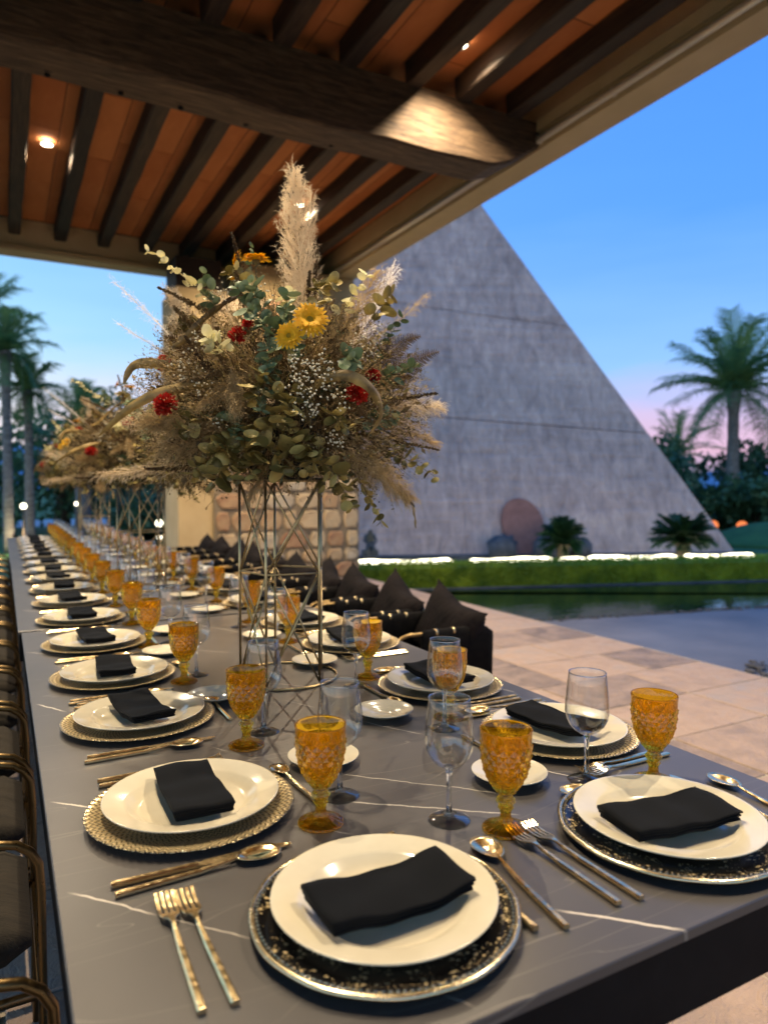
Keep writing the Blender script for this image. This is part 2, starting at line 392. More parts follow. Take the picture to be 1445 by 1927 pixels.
# ------------------------------------------------------------------ mesh helper
class MB:
    def __init__(s): s.v = []; s.f = []; s.sm = []
    def add(s, vs, fs, smooth=False):
        o = len(s.v); s.v += [tuple(p) for p in vs]
        s.f += [tuple(i + o for i in f) for f in fs]; s.sm += [smooth] * len(fs)
    def box(s, a, b, mtx=None):
        x0, y0, z0 = a; x1, y1, z1 = b
        vs = [Vector(p) for p in ((x0, y0, z0), (x1, y0, z0), (x1, y1, z0), (x0, y1, z0), (x0, y0, z1), (x1, y0, z1), (x1, y1, z1), (x0, y1, z1))]
        if mtx: vs = [mtx @ p for p in vs]
        s.add(vs, [(0, 3, 2, 1), (4, 5, 6, 7), (0, 1, 5, 4), (1, 2, 6, 5), (2, 3, 7, 6), (3, 0, 4, 7)])
    def bbox(s, a, b, bev, mtx=None):
        """box with chamfered edges (top and side edges)"""
        x0, y0, z0 = a; x1, y1, z1 = b; k = bev
        def ring(i, z): return [(x0 + i, y0 + i * 0, z), (x1 - i, y0, z), (x1, y0 + i, z), (x1, y1 - i, z), (x1 - i, y1, z), (x0 + i, y1, z), (x0, y1 - i, z), (x0, y0 + i, z)]
        r0 = ring(k, z0); r1 = ring(k, z1 - k)
        r2 = [(x0 + k + (.0), y0 + k, z1), (x1 - k, y0 + k, z1), (x1 - k, y0 + k, z1), (x1 - k, y1 - k, z1), (x1 - k, y1 - k, z1), (x0 + k, y1 - k, z1), (x0 + k, y1 - k, z1), (x0 + k, y0 + k, z1)]
        vs = [Vector(p) for p in r0 + r1 + r2]
        if mtx: vs = [mtx @ p for p in vs]
        fs = []
        for i in range(8):
            j = (i + 1) % 8
            fs.append((i, j, j + 8, i + 8)); fs.append((i + 8, j + 8, j + 16, i + 16))
        fs.append(tuple(range(7, -1, -1))); fs.append((16, 18, 20, 22))
        s.add(vs, fs)
    def lathe(s, prof, n=32, mtx=None, smooth=True, rmod=None, close=False):
        vs = []; fs = []
        m_ = len(prof)
        for i, (r, z) in enumerate(prof):
            for j in range(n):
                a = 2 * pi * j / n; q = r + (rmod(i, j, a, r) if rmod else 0)
                p = Vector((q * cos(a), q * sin(a), z)); vs.append(mtx @ p if mtx else p)
        rows = m_ if close else m_ - 1
        for i in range(rows):
            for j in range(n):
                k = (j + 1) % n; i2 = (i + 1) % m_
                fs.append((i * n + j, i * n + k, i2 * n + k, i2 * n + j))
        s.add(vs, fs, smooth)
    def tube(s, pts, r, n=6, closed=False, caps=True, smooth=True):
        pts = [Vector(p) for p in pts]; k = len(pts)
        rs = r if hasattr(r, '__len__') else [r] * k
        vs = []; up = None
        for i, p in enumerate(pts):
            a = pts[(i - 1) % k] if (closed or i > 0) else p
            b = pts[(i + 1) % k] if (closed or i < k - 1) else p
            d = (b - a).normalized() if (b - a).length > 1e-9 else Vector((0, 0, 1))
            if up is None:
                up = Vector((0, 0, 1)) if abs(d.z) < .9 else Vector((1, 0, 0))
            x = d.cross(up)
            if x.length < 1e-6: x = d.orthogonal()
            x.normalize(); y = x.cross(d).normalized(); up = y
            for j in range(n):
                t_ = 2 * pi * j / n
                vs.append(p + (x * cos(t_) + y * sin(t_)) * rs[i])
        fs = []
        for i in range(k if closed else k - 1):
            for j in range(n):
                q = (j + 1) % n; i2 = (i + 1) % k
                fs.append((i * n + j, i * n + q, i2 * n + q, i2 * n + j))
        if caps and not closed:
            fs.append(tuple(range(n - 1, -1, -1))); fs.append(tuple((k - 1) * n + j for j in range(n)))
        s.add(vs, fs, smooth)
    def loft(s, secs, closed_ring=True, caps=True, smooth=False):
        n = len(secs[0]); vs = [p for q in secs for p in q]; fs = []
        for i in range(len(secs) - 1):
            for j in range(n if closed_ring else n - 1):
                k = (j + 1) % n
                fs.append((i * n + j, i * n + k, (i + 1) * n + k, (i + 1) * n + j))
        if caps and closed_ring:
            fs.append(tuple(range(n - 1, -1, -1))); fs.append(tuple((len(secs) - 1) * n + j for j in range(n)))
        s.add(vs, fs, smooth)
    def ribbon(s, pts, w, side=None):
        """flat strip; w may be a list"""
        pts = [Vector(p) for p in pts]; k = len(pts); ws = w if hasattr(w, '__len__') else [w] * k
        vs = []
        for i, p in enumerate(pts):
            d = pts[min(i + 1, k - 1)] - pts[max(i - 1, 0)]
            x = (side if side is not None else d.cross(Vector((.3, .5, .8))))
            if x.length < 1e-9: x = Vector((1, 0, 0))
            x = x.normalized() * ws[i] * .5
            vs += [p - x, p + x]
        s.add(vs, [(2 * i, 2 * i + 1, 2 * i + 3, 2 * i + 2) for i in range(k - 1)])
    def mesh(s, name):
        me = bpy.data.meshes.new(name); me.from_pydata(s.v, [], s.f)
        me.polygons.foreach_set('use_smooth', s.sm); me.update(); return me
    def build(s, name, m, parent=None, loc=None, rot=None):
        me = s.mesh(name); me.materials.append(m)
        return put(name, me, parent, loc, rot)
def put(name, me, parent=None, loc=None, rot=None):
    o = bpy.data.objects.new(name, me); col.objects.link(o)
    if parent: o.parent = parent
    if loc is not None: o.location = loc
    if rot is not None: o.rotation_euler = rot
    return o
def tag(o, label=None, cat=None, group=None, kind=None):
    if label: o['label'] = label
    if cat: o['category'] = cat
    if group: o['group'] = group
    if kind: o['kind'] = kind
    return o
def empty(name, loc=(0, 0, 0), rz=0, **k):
    o = bpy.data.objects.new(name, None); col.objects.link(o); o.location = loc; o.rotation_euler = (0, 0, rz)
    o.empty_display_size = .05
    return tag(o, **k)
def struct(o): o['kind'] = 'structure'; return o
def copy_tree(o, parent=None, depth=0, skip=()):
    c = o.copy(); col.objects.link(c)
    if parent: c.parent = parent
    for ch in list(KIDS.get(o.name, [])):
        if ch.name not in skip: copy_tree(ch, c, depth + 1)
    return c
KIDS = {}
def index_kids():
    KIDS.clear()
    for o in bpy.data.objects:
        if o.parent: KIDS.setdefault(o.parent.name, []).append(o)
def bez(p0, p1, p2, n=8):
    p0, p1, p2 = Vector(p0), Vector(p1), Vector(p2)
    return [p0 * (1 - t) ** 2 + p1 * 2 * t * (1 - t) + p2 * t * t for t in [i / n for i in range(n + 1)]]
def rv(r=RND):
    while True:
        v = Vector((r.uniform(-1, 1), r.uniform(-1, 1), r.uniform(-1, 1)))
        if .05 < v.length < 1: return v.normalized()

# ================================================================== GROUND
b = MB(); b.add([(-900, -900, -.36), (900, -900, -.36), (900, 900, -.36), (-900, 900, -.36)], [(0, 1, 2, 3)])
struct(b.build('lawn_ground', M['lawn']))
# terrace base with joint mortar, then the paving stones piece by piece
b = MB(); b.box((-8, -4, -.34), (4.42, 10.4, -.006)); terr = struct(b.build('terrace', M['joint']))
b = MB(); g_ = .006
b.bbox((-.245 + g_, -.25 + g_, -.03), (.245 - g_, .25 - g_, 0), .004); slab_me = b.mesh('paving_stone'); slab_me.materials.append(M['paving'])
b = MB(); b.bbox((-.37 + g_, -.25 + g_, -.03), (.37 - g_, .25 - g_, 0), .004); slab2 = b.mesh('paving_stone_long'); slab2.materials.append(M['paving'])
npv = 0
yy = 10.15
far = MB()
while yy > -.6:
    xx = 4.40
    row = int((10.15 - yy) / .5)
    while xx > -2.4:
        wide = RND.random() < .4
        hw = .37 if wide else .245
        cx_ = xx - hw
        near_view = cx_ > .9 and yy < 8.2 and cx_ < 4.4
        if near_view or (cx_ <= .9 and yy < 3.6 and cx_ > -1.0):
            o = put('paving_stone', slab2 if wide else slab_me, terr, (cx_, yy, RND.uniform(-.0015, .0015)), (RND.uniform(-.002, .002), RND.uniform(-.002, .002), 0)); npv += 1
        else:
            far.bbox((cx_ - hw + g_, yy - .25 + g_, -.03), (cx_ + hw - g_, yy + .25 - g_, 0), .004)
        xx -= 2 * hw
    yy -= .5
o = far.build('paving_stone', M['paving'], terr); o['kind'] = 'stuff'
# slate shelf beside the terrace and the pond
b = MB(); b.add([(4.42, -3, -.12), (14, -3, -.12), (14, 3.70, -.12), (7.65, 5.01, -.12), (5.19, 5.53, -.12), (4.42, 5.69, -.12)], [(0, 1, 2, 3, 4, 5)])
b.add([(4.42, 5.69, -.12), (14, 3.70, -.12), (14, 3.70, -.34), (4.42, 5.69, -.34)], [(0, 1, 2, 3)])
struct(b.build('slate_shelf', M['bluestone']))
# pebbles in the slate shelf corner by the terrace
b = MB()
for i in range(420):
    a = RND.random(); px_ = 4.9 + a * 2.6 + RND.gauss(0, .1); py_ = 3.15 - a * .75 + RND.gauss(0, .16)
    s_ = RND.uniform(.018, .045)
    b.lathe([(.001, -.115), (s_, -.115 + s_ * .25), (s_ * .8, -.115 + s_ * .6), (.001, -.115 + s_ * .75)], 6, Matrix.Translation((px_, py_, 0)))
o = b.build('pebbles', M['rock']); tag(o, 'strip of pale pebbles set beside the wet slate shelf', 'pebbles', kind='stuff')
# pale edge stones of the pond rim
def hedge_pt(s): return Vector((4.0 + s * (11.32 - 4.83), 9.82 + s * (7.43 - 9.55), 0))
b = MB(); b.add([(4.42, 5.6, -.315), (16, 3.1, -.315), (20, 4.5, -.315), (3.0, 10.10, -.315), (4.42, 9.7, -.315)], [(0, 1, 2, 3, 4)])
struct(b.build('pond_water', M['water']))
b = MB()
for i in range(260):
    f = i / 260; q = Vector((4.42, 5.72, 0)).lerp(Vector((14, 3.74, 0)), f) + Vector((RND.gauss(0, .02), RND.gauss(0, .025), 0))
    s_ = RND.uniform(.015, .03)
    b.lathe([(.001, -.125), (s_, -.118), (s_ * .8, -.118 + s_ * .6), (.001, -.118 + s_ * .8)], 6, Matrix.Translation(q), smooth=True)
o = b.build('edge_pebbles', M['rock']); tag(o, 'line of small wet pebbles along the pond edge of the slate shelf', 'pebbles', kind='stuff')
# planting bed kerb behind the pond (dark) under the hedge
hd = Vector((6.49, -2.12, 0)).normalized(); hn = Vector((-hd.y, hd.x, 0))  # hn points away from the camera
H0 = Vector((3.3, 10.05, 0))
def obox(mb, a, ln, w0, w1, z0, z1):
    p = [a + hn * w0, a + hd * ln + hn * w0, a + hd * ln + hn * w1, a + hn * w1]
    vs = [(q.x, q.y, z0) for q in p] + [(q.x, q.y, z1) for q in p]
    mb.add(vs, [(0, 3, 2, 1), (4, 5, 6, 7), (0, 1, 5, 4), (1, 2, 6, 5), (2, 3, 7, 6), (3, 0, 4, 7)])
b = MB(); obox(b, H0, 18, -.12, -.03, -.345, -.295); struct(b.build('pond_kerb', M['rock']))
# hedge
b = MB(); rh = random.Random(5)
obox(b, H0, 17.5, .05, .75, -.355, -.0)
hp = []
for i in range(42000):
    s_ = rh.random() ** 1.0 * 17.5
    side = rh.random()
    if side < .5: wq = rh.gauss(.02, .018); zq = rh.uniform(-.33, .04)
    else: wq = rh.uniform(0, .8); zq = .035 + rh.gauss(0, .010) + .006 * sin(s_ * 3.1)
    c = H0 + hd * s_ + hn * wq; c.z = zq
    a1 = rv(rh) * rh.uniform(.012, .022); a2 = a1.cross(rv(rh)).normalized() * rh.uniform(.008, .014)
    b.add([c - a1, c + a2, c + a1, c - a2], [(0, 1, 2, 3)])
tag(b.build('hedge', M['hedge_leaf']), 'long low clipped green hedge running along the far side of the pond', 'hedge')
# light strips behind the hedge: wavy glowing pebbled strips on the ground
seg = [(1.6, 3.5, 'leftmost'), (3.85, 5.45, 'second from left'), (5.6, 6.1, 'third from left, short,'), (6.18, 8.02, 'fourth from left'), (8.2, 9.7, 'rightmost')]
for s0, s1, nm in seg:
    b = MB(); n = int((s1 - s0) / .05); secs = []
    for i in range(n + 1):
        s_ = s0 + (s1 - s0) * i / n; e = min(1, min(i, n - i) / 2 + .3)
        top = -.100 + (.034 + .012 * sin(s_ * 4.1) + .004 * sin(s_ * 13 + 1)) * e
        c = H0 + hd * s_ + hn * 2.0
        secs.append([(c + hn * w_ + Vector((0, 0, zz_))) for w_, zz_ in ((-.05, -.36), (-.05, top - .02), (-.02, top), (.05, top), (.07, -.36))])
    b.loft(secs)
    tag(b.build('light_strip', M['led']), f'{nm} glowing white light strip on the ground behind the hedge', 'light strip', 'glowing strips at the foot of the monument')

# ================================================================== MONUMENT
B1 = Vector((15.21, 10.79, -.36)); B0 = Vector((3.28, 15.72, -.36)); AP = Vector((10.99, 17.37, 11.03))
mon = empty('concrete_pyramid', (9.2, 13.3, -.36), label='tall grey concrete pyramid monument with slanting board-marked face beyond the pond', cat='monument')
BK = Vector((15.5, 24.0, -.36))
off = Vector((9.2, 13.3, -.36))
fn = (B1 - B0).cross(AP - B0).normalized()
if fn.y > 0: fn = -fn
core = MB(); q = [p - off for p in (B0 - fn * .16, B1 - fn * .16, AP - fn * .16, BK)]
core.add(q, [(0, 1, 2), (0, 2, 3), (1, 3, 2), (0, 3, 1)]); core.build('core', M['concrete'], mon)
tl = [0, .13, .26, .385, .51, .63, .74, .86, 1.0]
def tilt(t_): return (.050 + .03 * t_) * min(1, t_ / .13, (1 - t_) / .14) if 0 < t_ < 1 else 0  # the casting seams climb to the left
def fpt(u, t_):  # u along base at height fraction t_
    a = B0.lerp(AP, t_); c = B1.lerp(AP, t_); return a.lerp(c, u)
for i in range(len(tl) - 1):
    t0, t1 = tl[i], tl[i + 1]
    deep = .0026 if i in (1, 3) else .0005
    us = [0, .5, 1.0] if i < 7 else [0, 1.0]
    for k in range(len(us) - 1):
        u0, u1 = us[k], us[k + 1]
        T = lambda u_, t_, d_=0: t_ + tilt(t_) * (1 - u_) - (d_ if t_ < 1 else 0)
        a = fpt(u0, T(u0, t0)); c = fpt(u1, T(u1, t0)); d = fpt(u1, T(u1, t1, deep)); e = fpt(u0, T(u0, t1, deep))
        if k > 0: a = a.lerp(c, .0015); e = e.lerp(d, .0015)
        pr = fn * (RND.uniform(-.004, .004) + (.03 if i < 2 else .015 if i < 4 else 0))
        vs = [a + pr, c + pr, d + pr, e + pr]; vb = [p - fn * .14 for p in vs]
        b = MB(); b.add([p - off for p in vs + vb], [(0, 1, 2, 3), (4, 7, 6, 5), (0, 4, 5, 1), (1, 5, 6, 2), (2, 6, 7, 3), (3, 7, 4, 0)])
        b.build('concrete_panel', M['concrete'], mon)
# dark plinth at the foot
bd = (B1 - B0).normalized(); bn = Vector((bd.y, -bd.x, 0))
b = MB(); p = [B0 + bn * .02, B1 + bn * .02 + bd * .1, B1 + bn * .35 + bd * .1, B0 + bn * .35]
b.add([(q.x, q.y, -.36) for q in p] + [(q.x, q.y, -.26) for q in p], [(4, 5, 6, 7), (0, 1, 5, 4), (1, 2, 6, 5), (2, 3, 7, 6), (3, 0, 4, 7)])
b.add([], []); o = b.build('plinth', M['rock'], mon, loc=-off)
# red arched panel leaning against the face, with boulders
def facepos(x, z):  # point on the face plane at given x and z
    n_ = fn; d_ = n_.dot(B0); y_ = (d_ - n_.x * x - n_.z * z) / n_.y; return Vector((x, y_, z))
arch = empty('arched_panel', facepos(10.5, -.3), label='reddish stone arch shaped panel leaning on the foot of the pyramid', cat='stone panel')
prof = []
up_ = (AP - (B0 + B1) / 2); up_ = (up_ - fn * up_.dot(fn)).normalized()
for i in range(15):
    a = pi * i / 14; prof.append((-.50 * cos(a) - .06 * sin(a), .75 + .60 * sin(a)))
prof = [(-.42, 0)] + prof + [(.62, 0)]
fc = facepos(10.5, -.3); pl = [(bd * x_ * .98 + up_ * z_) for x_, z_ in prof]
b = MB(); n = len(pl)
b.add([p + fn * .12 for p in pl] + [p + fn * .02 for p in pl], [tuple(range(n))] + [(i, (i + 1) % n, (i + 1) % n + n, i + n) for i in range(n)])
b.build('panel', M['arch_red'], arch)
def rock(loc, s, seed, label):
    r_ = random.Random(seed); b = MB(); vs = []; fs = []; n, k = 9, 6
    for i in range(k + 1):
        ph = pi * i / k
        for j in range(n):
            a = 2 * pi * j / n; q = 1 + r_.uniform(-.2, .2)
            vs.append((s[0] * q * sin(ph) * cos(a), s[1] * q * sin(ph) * sin(a), s[2] * q * cos(ph)))
    for i in range(k):
        for j in range(n): fs.append((i * n + j, i * n + (j + 1) % n, (i + 1) * n + (j + 1) % n, (i + 1) * n + j))
    b.add(vs, fs, True); o = b.build('boulder', M['rock'], None, loc); tag(o, label, 'boulder', 'boulders at the foot of the pyramid')
rock((9.72, 12.55, -.16), (.40, .3, .36), 1, 'dark rounded boulder left of the red arched panel')
rock((10.55, 12.1, -.12), (.36, .3, .34), 2, 'grey boulder in front of the red arched panel, left of the round cycad')
rock((10.95, 12.1, .08), (.42, .3, .42), 3, 'tallest boulder of the pile, behind the round cycad')
rock((11.4, 11.9, -.15), (.26, .25, .25), 4, 'small boulder right of the pile behind the round cycad')
# seated bronze figure at the left foot of the monument
fig = empty('seated_statue', (6.75, 13.2, -.36), rz=R(-20), label='small dark statue of a seated figure at the left foot of the pyramid', cat='statue')
b = MB(); b.box((-.16, -.14, 0), (.16, .16, .30)); b.build('pedestal', M['rock'], fig)
sk = bpy.data.meshes.new('body')
P_ = [(0, .05, .36), (0, .02, .48), (0, -.02, .60), (0, -.05, .67), (0, -.08, .74), (.09, .0, .60), (.13, -.08, .48), (.06, -.17, .44), (-.09, .0, .60), (-.13, -.07, .48), (-.06, -.16, .50), (.07, -.12, .36), (.08, -.14, .16), (.08, -.2, .13), (-.07, -.12, .36), (-.08, -.14, .16), (-.08, -.2, .13)]
E_ = [(0, 1), (1, 2), (2, 3), (3, 4), (2, 5), (5, 6), (6, 7), (2, 8), (8, 9), (9, 10), (0, 11), (11, 12), (12, 13), (0, 14), (14, 15), (15, 16)]
sk.from_pydata(P_, E_, []); sk.materials.append(M['bronze'])
body = put('body', sk, fig); md = body.modifiers.new('skin', 'SKIN'); rad = [.07, .065, .075, .03, .055, .035, .028, .02, .035, .028, .02, .05, .035, .025, .05, .035, .025]
for i, r_ in enumerate(rad): sk.skin_vertices[0].data[i].radius = (r_, r_)
sk.skin_vertices[0].data[0].use_root = True
body.modifiers.new('sub', 'SUBSURF').levels = 1

# ================================================================== VEGETATION
def frond_mesh(name, length, rise, droop, nl, ll, lw, m, seed, vee=.5, tip=.25):
    r_ = random.Random(seed); b = MB()
    p0 = Vector((0, 0, 0)); p1 = Vector((length * .45, 0, rise)); p2 = Vector((length, 0, rise - droop))
    pts = bez(p0, p1, p2, 10); b.tube(pts, [length * .012 * (1 - .8 * i / 10) for i in range(11)], 4)
    for i in range(nl):
        t_ = .12 + .88 * i / nl; k = min(9, int(t_ * 10)); f = t_ * 10 - k
        p = pts[k].lerp(pts[k + 1], f); d = (pts[k + 1] - pts[k]).normalized()
        l_ = ll * (sin(pi * (.15 + .85 * (1 - abs(t_ - .45)))) * .5 + .6) * (1 - tip * t_) * r_.uniform(.8, 1.1)
        for sgn in (-1, 1):
            dd = (d * .55 + Vector((0, sgn, 0)) + Vector((0, 0, vee * r_.uniform(.1, 1.3)))).normalized()
            e = p + dd * l_; mid = p + dd * l_ * .5; e.z -= l_ * .45
            b.ribbon([p, mid, e], [lw, lw * .9, lw * .15], side=(d + Vector((0, 0, .3))))
    me = b.mesh(name); me.materials.append(m); return me
def palm(name, loc, h, r0, r1, nf, fl, label, group, m='palm_leaf', ll=.55, seed=1, up=1.0, lean=(0, 0), cat='palm tree', trunk='bark', droop=1.0, el=(-.5, 1.25), lwf=.10):
    r_ = random.Random(seed); root = empty(name, loc, label=label, cat=cat, group=group)
    b = MB(); n = 12
    pts = [(lean[0] * (i / n) ** 2, lean[1] * (i / n) ** 2, h * i / n) for i in range(n + 1)]
    rad_ = [(r0 + (r1 - r0) * min(1, i / n * 1.6)) * (1 + .08 * (i % 2)) for i in range(n + 1)]; rad_[-1] = r1 * 1.5; rad_[-2] = r1 * 1.3
    b.tube(pts, rad_, 10); b.build('trunk', M[trunk], root)
    mes = [frond_mesh('frond', fl, fl * .22 * up, fl * (.10 + .26 * k) * droop, 46 if lwf < .15 else 60, ll, ll * (.062 if lwf < .15 else lwf), M[m], seed * 10 + k) for k in range(3)]
    for i in range(nf):
        a = i * 2.39996 + r_.uniform(-.2, .2); q = i / nf
        e = el[0] + (el[1] - el[0]) * q ** .9 + r_.uniform(-.18, .18)
        o = put('frond', mes[2 - min(2, int(q * 2.6 + r_.uniform(0, .5)))], root, (lean[0], lean[1], h * .985), (0, -e, a)); s_ = r_.uniform(.85, 1.08) * (1 if q > .2 else .85)
        o.rotation_mode = 'XYZ'; o.scale = (s_, s_, s_)
    return root
# garden behind the monument, right side
palm('date_palm', (25.32, 18.19, -.36), 5.35, .30, .20, 50, 3.0, 'tall feather palm with grey trunk standing right of the pyramid', 'palms in the garden', ll=.75, seed=3)
palm('low_palm', (33.5, 27.5, -.36), 3.4, .3, .22, 24, 2.6, 'low palm just right of the pyramid, left of the tall feather palm', 'palms in the garden', ll=.6, seed=4)
palm('low_palm', (31.5, 18.5, -.36), 4.6, .3, .22, 26, 2.6, 'palm at the right edge of the photo behind the tall feather palm', 'palms in the garden', ll=.6, seed=14)
palm('cycad', (9.67, 10.6, -.36), .50, .12, .11, 90, .50, 'round dense cycad behind the hedge in front of the boulders', 'cycads behind the hedge', m='cycad_leaf', ll=.13, seed=5, cat='cycad', trunk='bark_dark', el=(-.35, 1.5), droop=.6, lwf=.17)
palm('cycad', (11.82, 9.55, -.36), .52, .13, .12, 80, .64, 'wide flat cycad behind the hedge near the right end of the pyramid', 'cycads behind the hedge', m='cycad_leaf', ll=.15, seed=6, cat='cycad', trunk='bark_dark', el=(-.12, .80), droop=.55, lwf=.17)
# left garden
palm('royal_palm', (.12, 19.5, -.36), 4.9, .13, .10, 26, 1.15, 'tall palm at the left edge of the photo with lit pale trunk', 'palms in the garden', ll=.42, seed=7, droop=1.5)
palm('royal_palm', (.62, 20.6, -.36), 4.1, .13, .10, 26, 1.0, 'second palm from the left edge, slightly lower, with lit trunk', 'palms in the garden', ll=.38, seed=8, droop=1.5)
palm('royal_palm', (-.35, 21.5, -.36), 6.1, .13, .10, 26, 1.25, 'tallest palm cut by the left edge of the photo', 'palms in the garden', ll=.45, seed=9, droop=1.4)
palm('fan_palm', (2.3, 25.0, -.36), 3.5, .26, .2, 34, 1.5, 'spiky palm rising above the trees left of the flowers', 'palms in the garden', ll=.4, seed=10, el=(-.2, 1.5), droop=.5)
def tree(name, loc, h, w_, seed, label, group='broadleaf trees round the garden', n=2600, lo=.12, cat='tree', m='tree_leaf', ls=.16):
    r_ = random.Random(seed); root = empty(name, loc, label=label, cat=cat, group=group)
    b = MB(); b.tube([(0, 0, 0), (.08, .05, h * .3), (-.05, .1, h * .6)], [w_ * .06, w_ * .045, w_ * .02], 7)
    for k in range(5):
        a = k * 1.3; b.tube([(0, .05, h * .3), (cos(a) * w_ * .25, sin(a) * w_ * .25, h * (.5 + .05 * k))], [w_ * .025, w_ * .008], 5)
    b.build('trunk', M['bark_dark'], root)
    b = MB(); cl = [(Vector((r_.uniform(-.42, .42) * w_, r_.uniform(-.42, .42) * w_, h * r_.uniform(lo + .15, .92))), w_ * r_.uniform(.13, .24)) for _ in range(22)]
    for i in range(n):
        c, s_ = cl[r_.randrange(22)]; p = c + rv(r_) * s_ * r_.uniform(.55, 1.05)
        p.z = max(p.z, h * lo)
        a1 = rv(r_) * ls * r_.uniform(.6, 1.2); a2 = a1.cross(rv(r_)).normalized() * ls * .5
        b.add([p - a1, p + a2, p + a1, p - a2], [(0, 1, 2, 3)])
    b.build('crown', M[m], root)
pos = [((17.8, 20.5), 3.4, 4.5, 'dark rounded tree just right of the pyramid edge'), ((21.0, 19.3), 3.0, 4.2, 'dark bushy tree left of the tall feather palm trunk'),
       ((24.5, 21.5), 3.4, 4.6, 'broad dark tree directly behind the tall feather palm trunk'), ((28.0, 18.2), 3.2, 4.4, 'dark bushy tree right of the tall feather palm trunk'),
       ((24.4, 16.6), 1.7, 3.2, 'low dark shrub below the tall feather palm, near the orange lanterns'), ((28.5, 15.0), 3.8, 4.4, 'dark tree at the right edge of the photo behind the hedge')]
for i, ((x_, y_), h_, w_, lb) in enumerate(pos): tree('garden_tree', (x_, y_, -.36), h_ * .98, w_, 40 + i, lb, lo=.02, n=3400)
posl = [((-1.2, 30), 4.6, 5.5, 'dark green tree behind the palms at the left edge'), ((1.9, 28.6), 4.4, 5.4, 'dark green tree between the left palms and the spiky palm'),
        ((5.2, 29.5), 5.0, 5.4, 'dark tree behind the spiky palm, left of the stone pier'), ((8.6, 28.5), 4.0, 5.2, 'dark tree just left of the stone pier behind the second bouquet'),
        ((4.4, 21.0), 1.4, 3.0, 'low bush on the lawn behind the second bouquet'), ((7.6, 22.5), 1.8, 3.4, 'low bush beside the white edge of the pier')]
for i, ((x_, y_), h_, w_, lb) in enumerate(posl): tree('garden_tree', (x_, y_, -.36), h_, w_, 60 + i, lb, lo=.02, n=2600, ls=.18)
# hills: a real ridge far away
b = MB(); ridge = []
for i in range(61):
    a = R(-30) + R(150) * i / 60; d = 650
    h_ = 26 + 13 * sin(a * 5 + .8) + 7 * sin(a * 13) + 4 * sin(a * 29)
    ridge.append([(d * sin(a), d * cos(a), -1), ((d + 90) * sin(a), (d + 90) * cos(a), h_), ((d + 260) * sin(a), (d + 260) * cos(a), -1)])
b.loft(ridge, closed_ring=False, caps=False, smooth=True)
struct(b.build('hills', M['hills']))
# garden path beyond the lawn at left, and mounds
b = MB(); b.add([(-14, 29.5, -.350), (12, 34.0, -.350), (12, 41, -.350), (-14, 36, -.350)], [(0, 1, 2, 3)])
struct(b.build('garden_path', M['path']))
b = MB(); secs = []
for i in range(9):
    r_ = 2.3 * (1 - i / 8 * .98); secs.append([(r_ * cos(a), r_ * .8 * sin(a), .62 * sin(pi / 2 * i / 8)) for a in [2 * pi * j / 20 for j in range(20)]])
b.loft(secs, smooth=True); o = b.build('grass_mound', M['lawn'], None, (19.3, 12.6, -.36)); struct(o)
# lamps in the garden
def globe(loc, r_, mt, label, name='garden_lamp', post=.5, cat='garden lamp'):
    root = empty(name, (loc[0], loc[1], -.36), label=label, cat=cat, group='garden lamps')
    b = MB(); b.tube([(0, 0, 0), (0, 0, loc[2] + .36)], .025, 8); b.lathe([(.001, loc[2] + .36 - r_ * 1.05), (r_ * .5, loc[2] + .36 - r_ * .9), (r_ * .55, loc[2] + .36 - r_ * .8)], 12)
    b.build('post', M['bark_dark'], root)
    b = MB(); b.lathe([(max(.001, r_ * sin(pi * i / 10)), loc[2] + .36 - r_ * cos(pi * i / 10)) for i in range(11)], 14); b.build('globe', M[mt], root)
globe((2.52, 13.4, .59), .065, 'globe', 'bright white garden lamp glowing left of the pier')
globe((2.75, 14.6, .25), .045, 'globe', 'dimmer white garden lamp low down beside the pier edge')
globe((.44, 19.06, .80), .07, 'globe', 'white garden lamp glowing at the foot of the left palms')
globe((1.77, 21.0, .80), .05, 'globe', 'small white garden lamp between the left palms and second bouquet')
globe((2.9, 21.3, 1.5), .08, 'lamp_white', 'small pinkish lamp glimmering above the second bouquet')
globe((18.9, 14.2, .10), .15, 'lantern', 'left orange red lantern right of the pyramid', 'lantern', cat='lantern')
globe((19.7, 13.8, .07), .16, 'lantern', 'right orange lantern right of the pyramid', 'lantern', cat='lantern')
globe((23.86, 21.0, 1.52), .18, 'lamp_white', 'pale pink lamp among the dark trees right of the pyramid')
def plight(name, loc, e, c, r_=.1):
    l = bpy.data.lights.new(name, 'POINT'); l.energy = e; l.color = c; l.shadow_soft_size = r_
    o = bpy.data.objects.new(name, l); col.objects.link(o); o.location = loc; return o
plight('palm_uplight', (.30, 18.9, .1), 25, (1, .72, .5))
plight('palm_uplight', (.1, 18.7, .1), 10, (.75, 1, .2))

# ================================================================== PAVILION
roof = empty('pavilion_roof', (1, 3, 4.18), label='dark timber pavilion roof with orange ceiling and tan fascia over the table', cat='roof')
ro = Vector((1, 3, 4.18))
def rb(name, mb, mt, par=None): return mb.build(name, M[mt], par or roof, loc=(-ro if par is None else None))
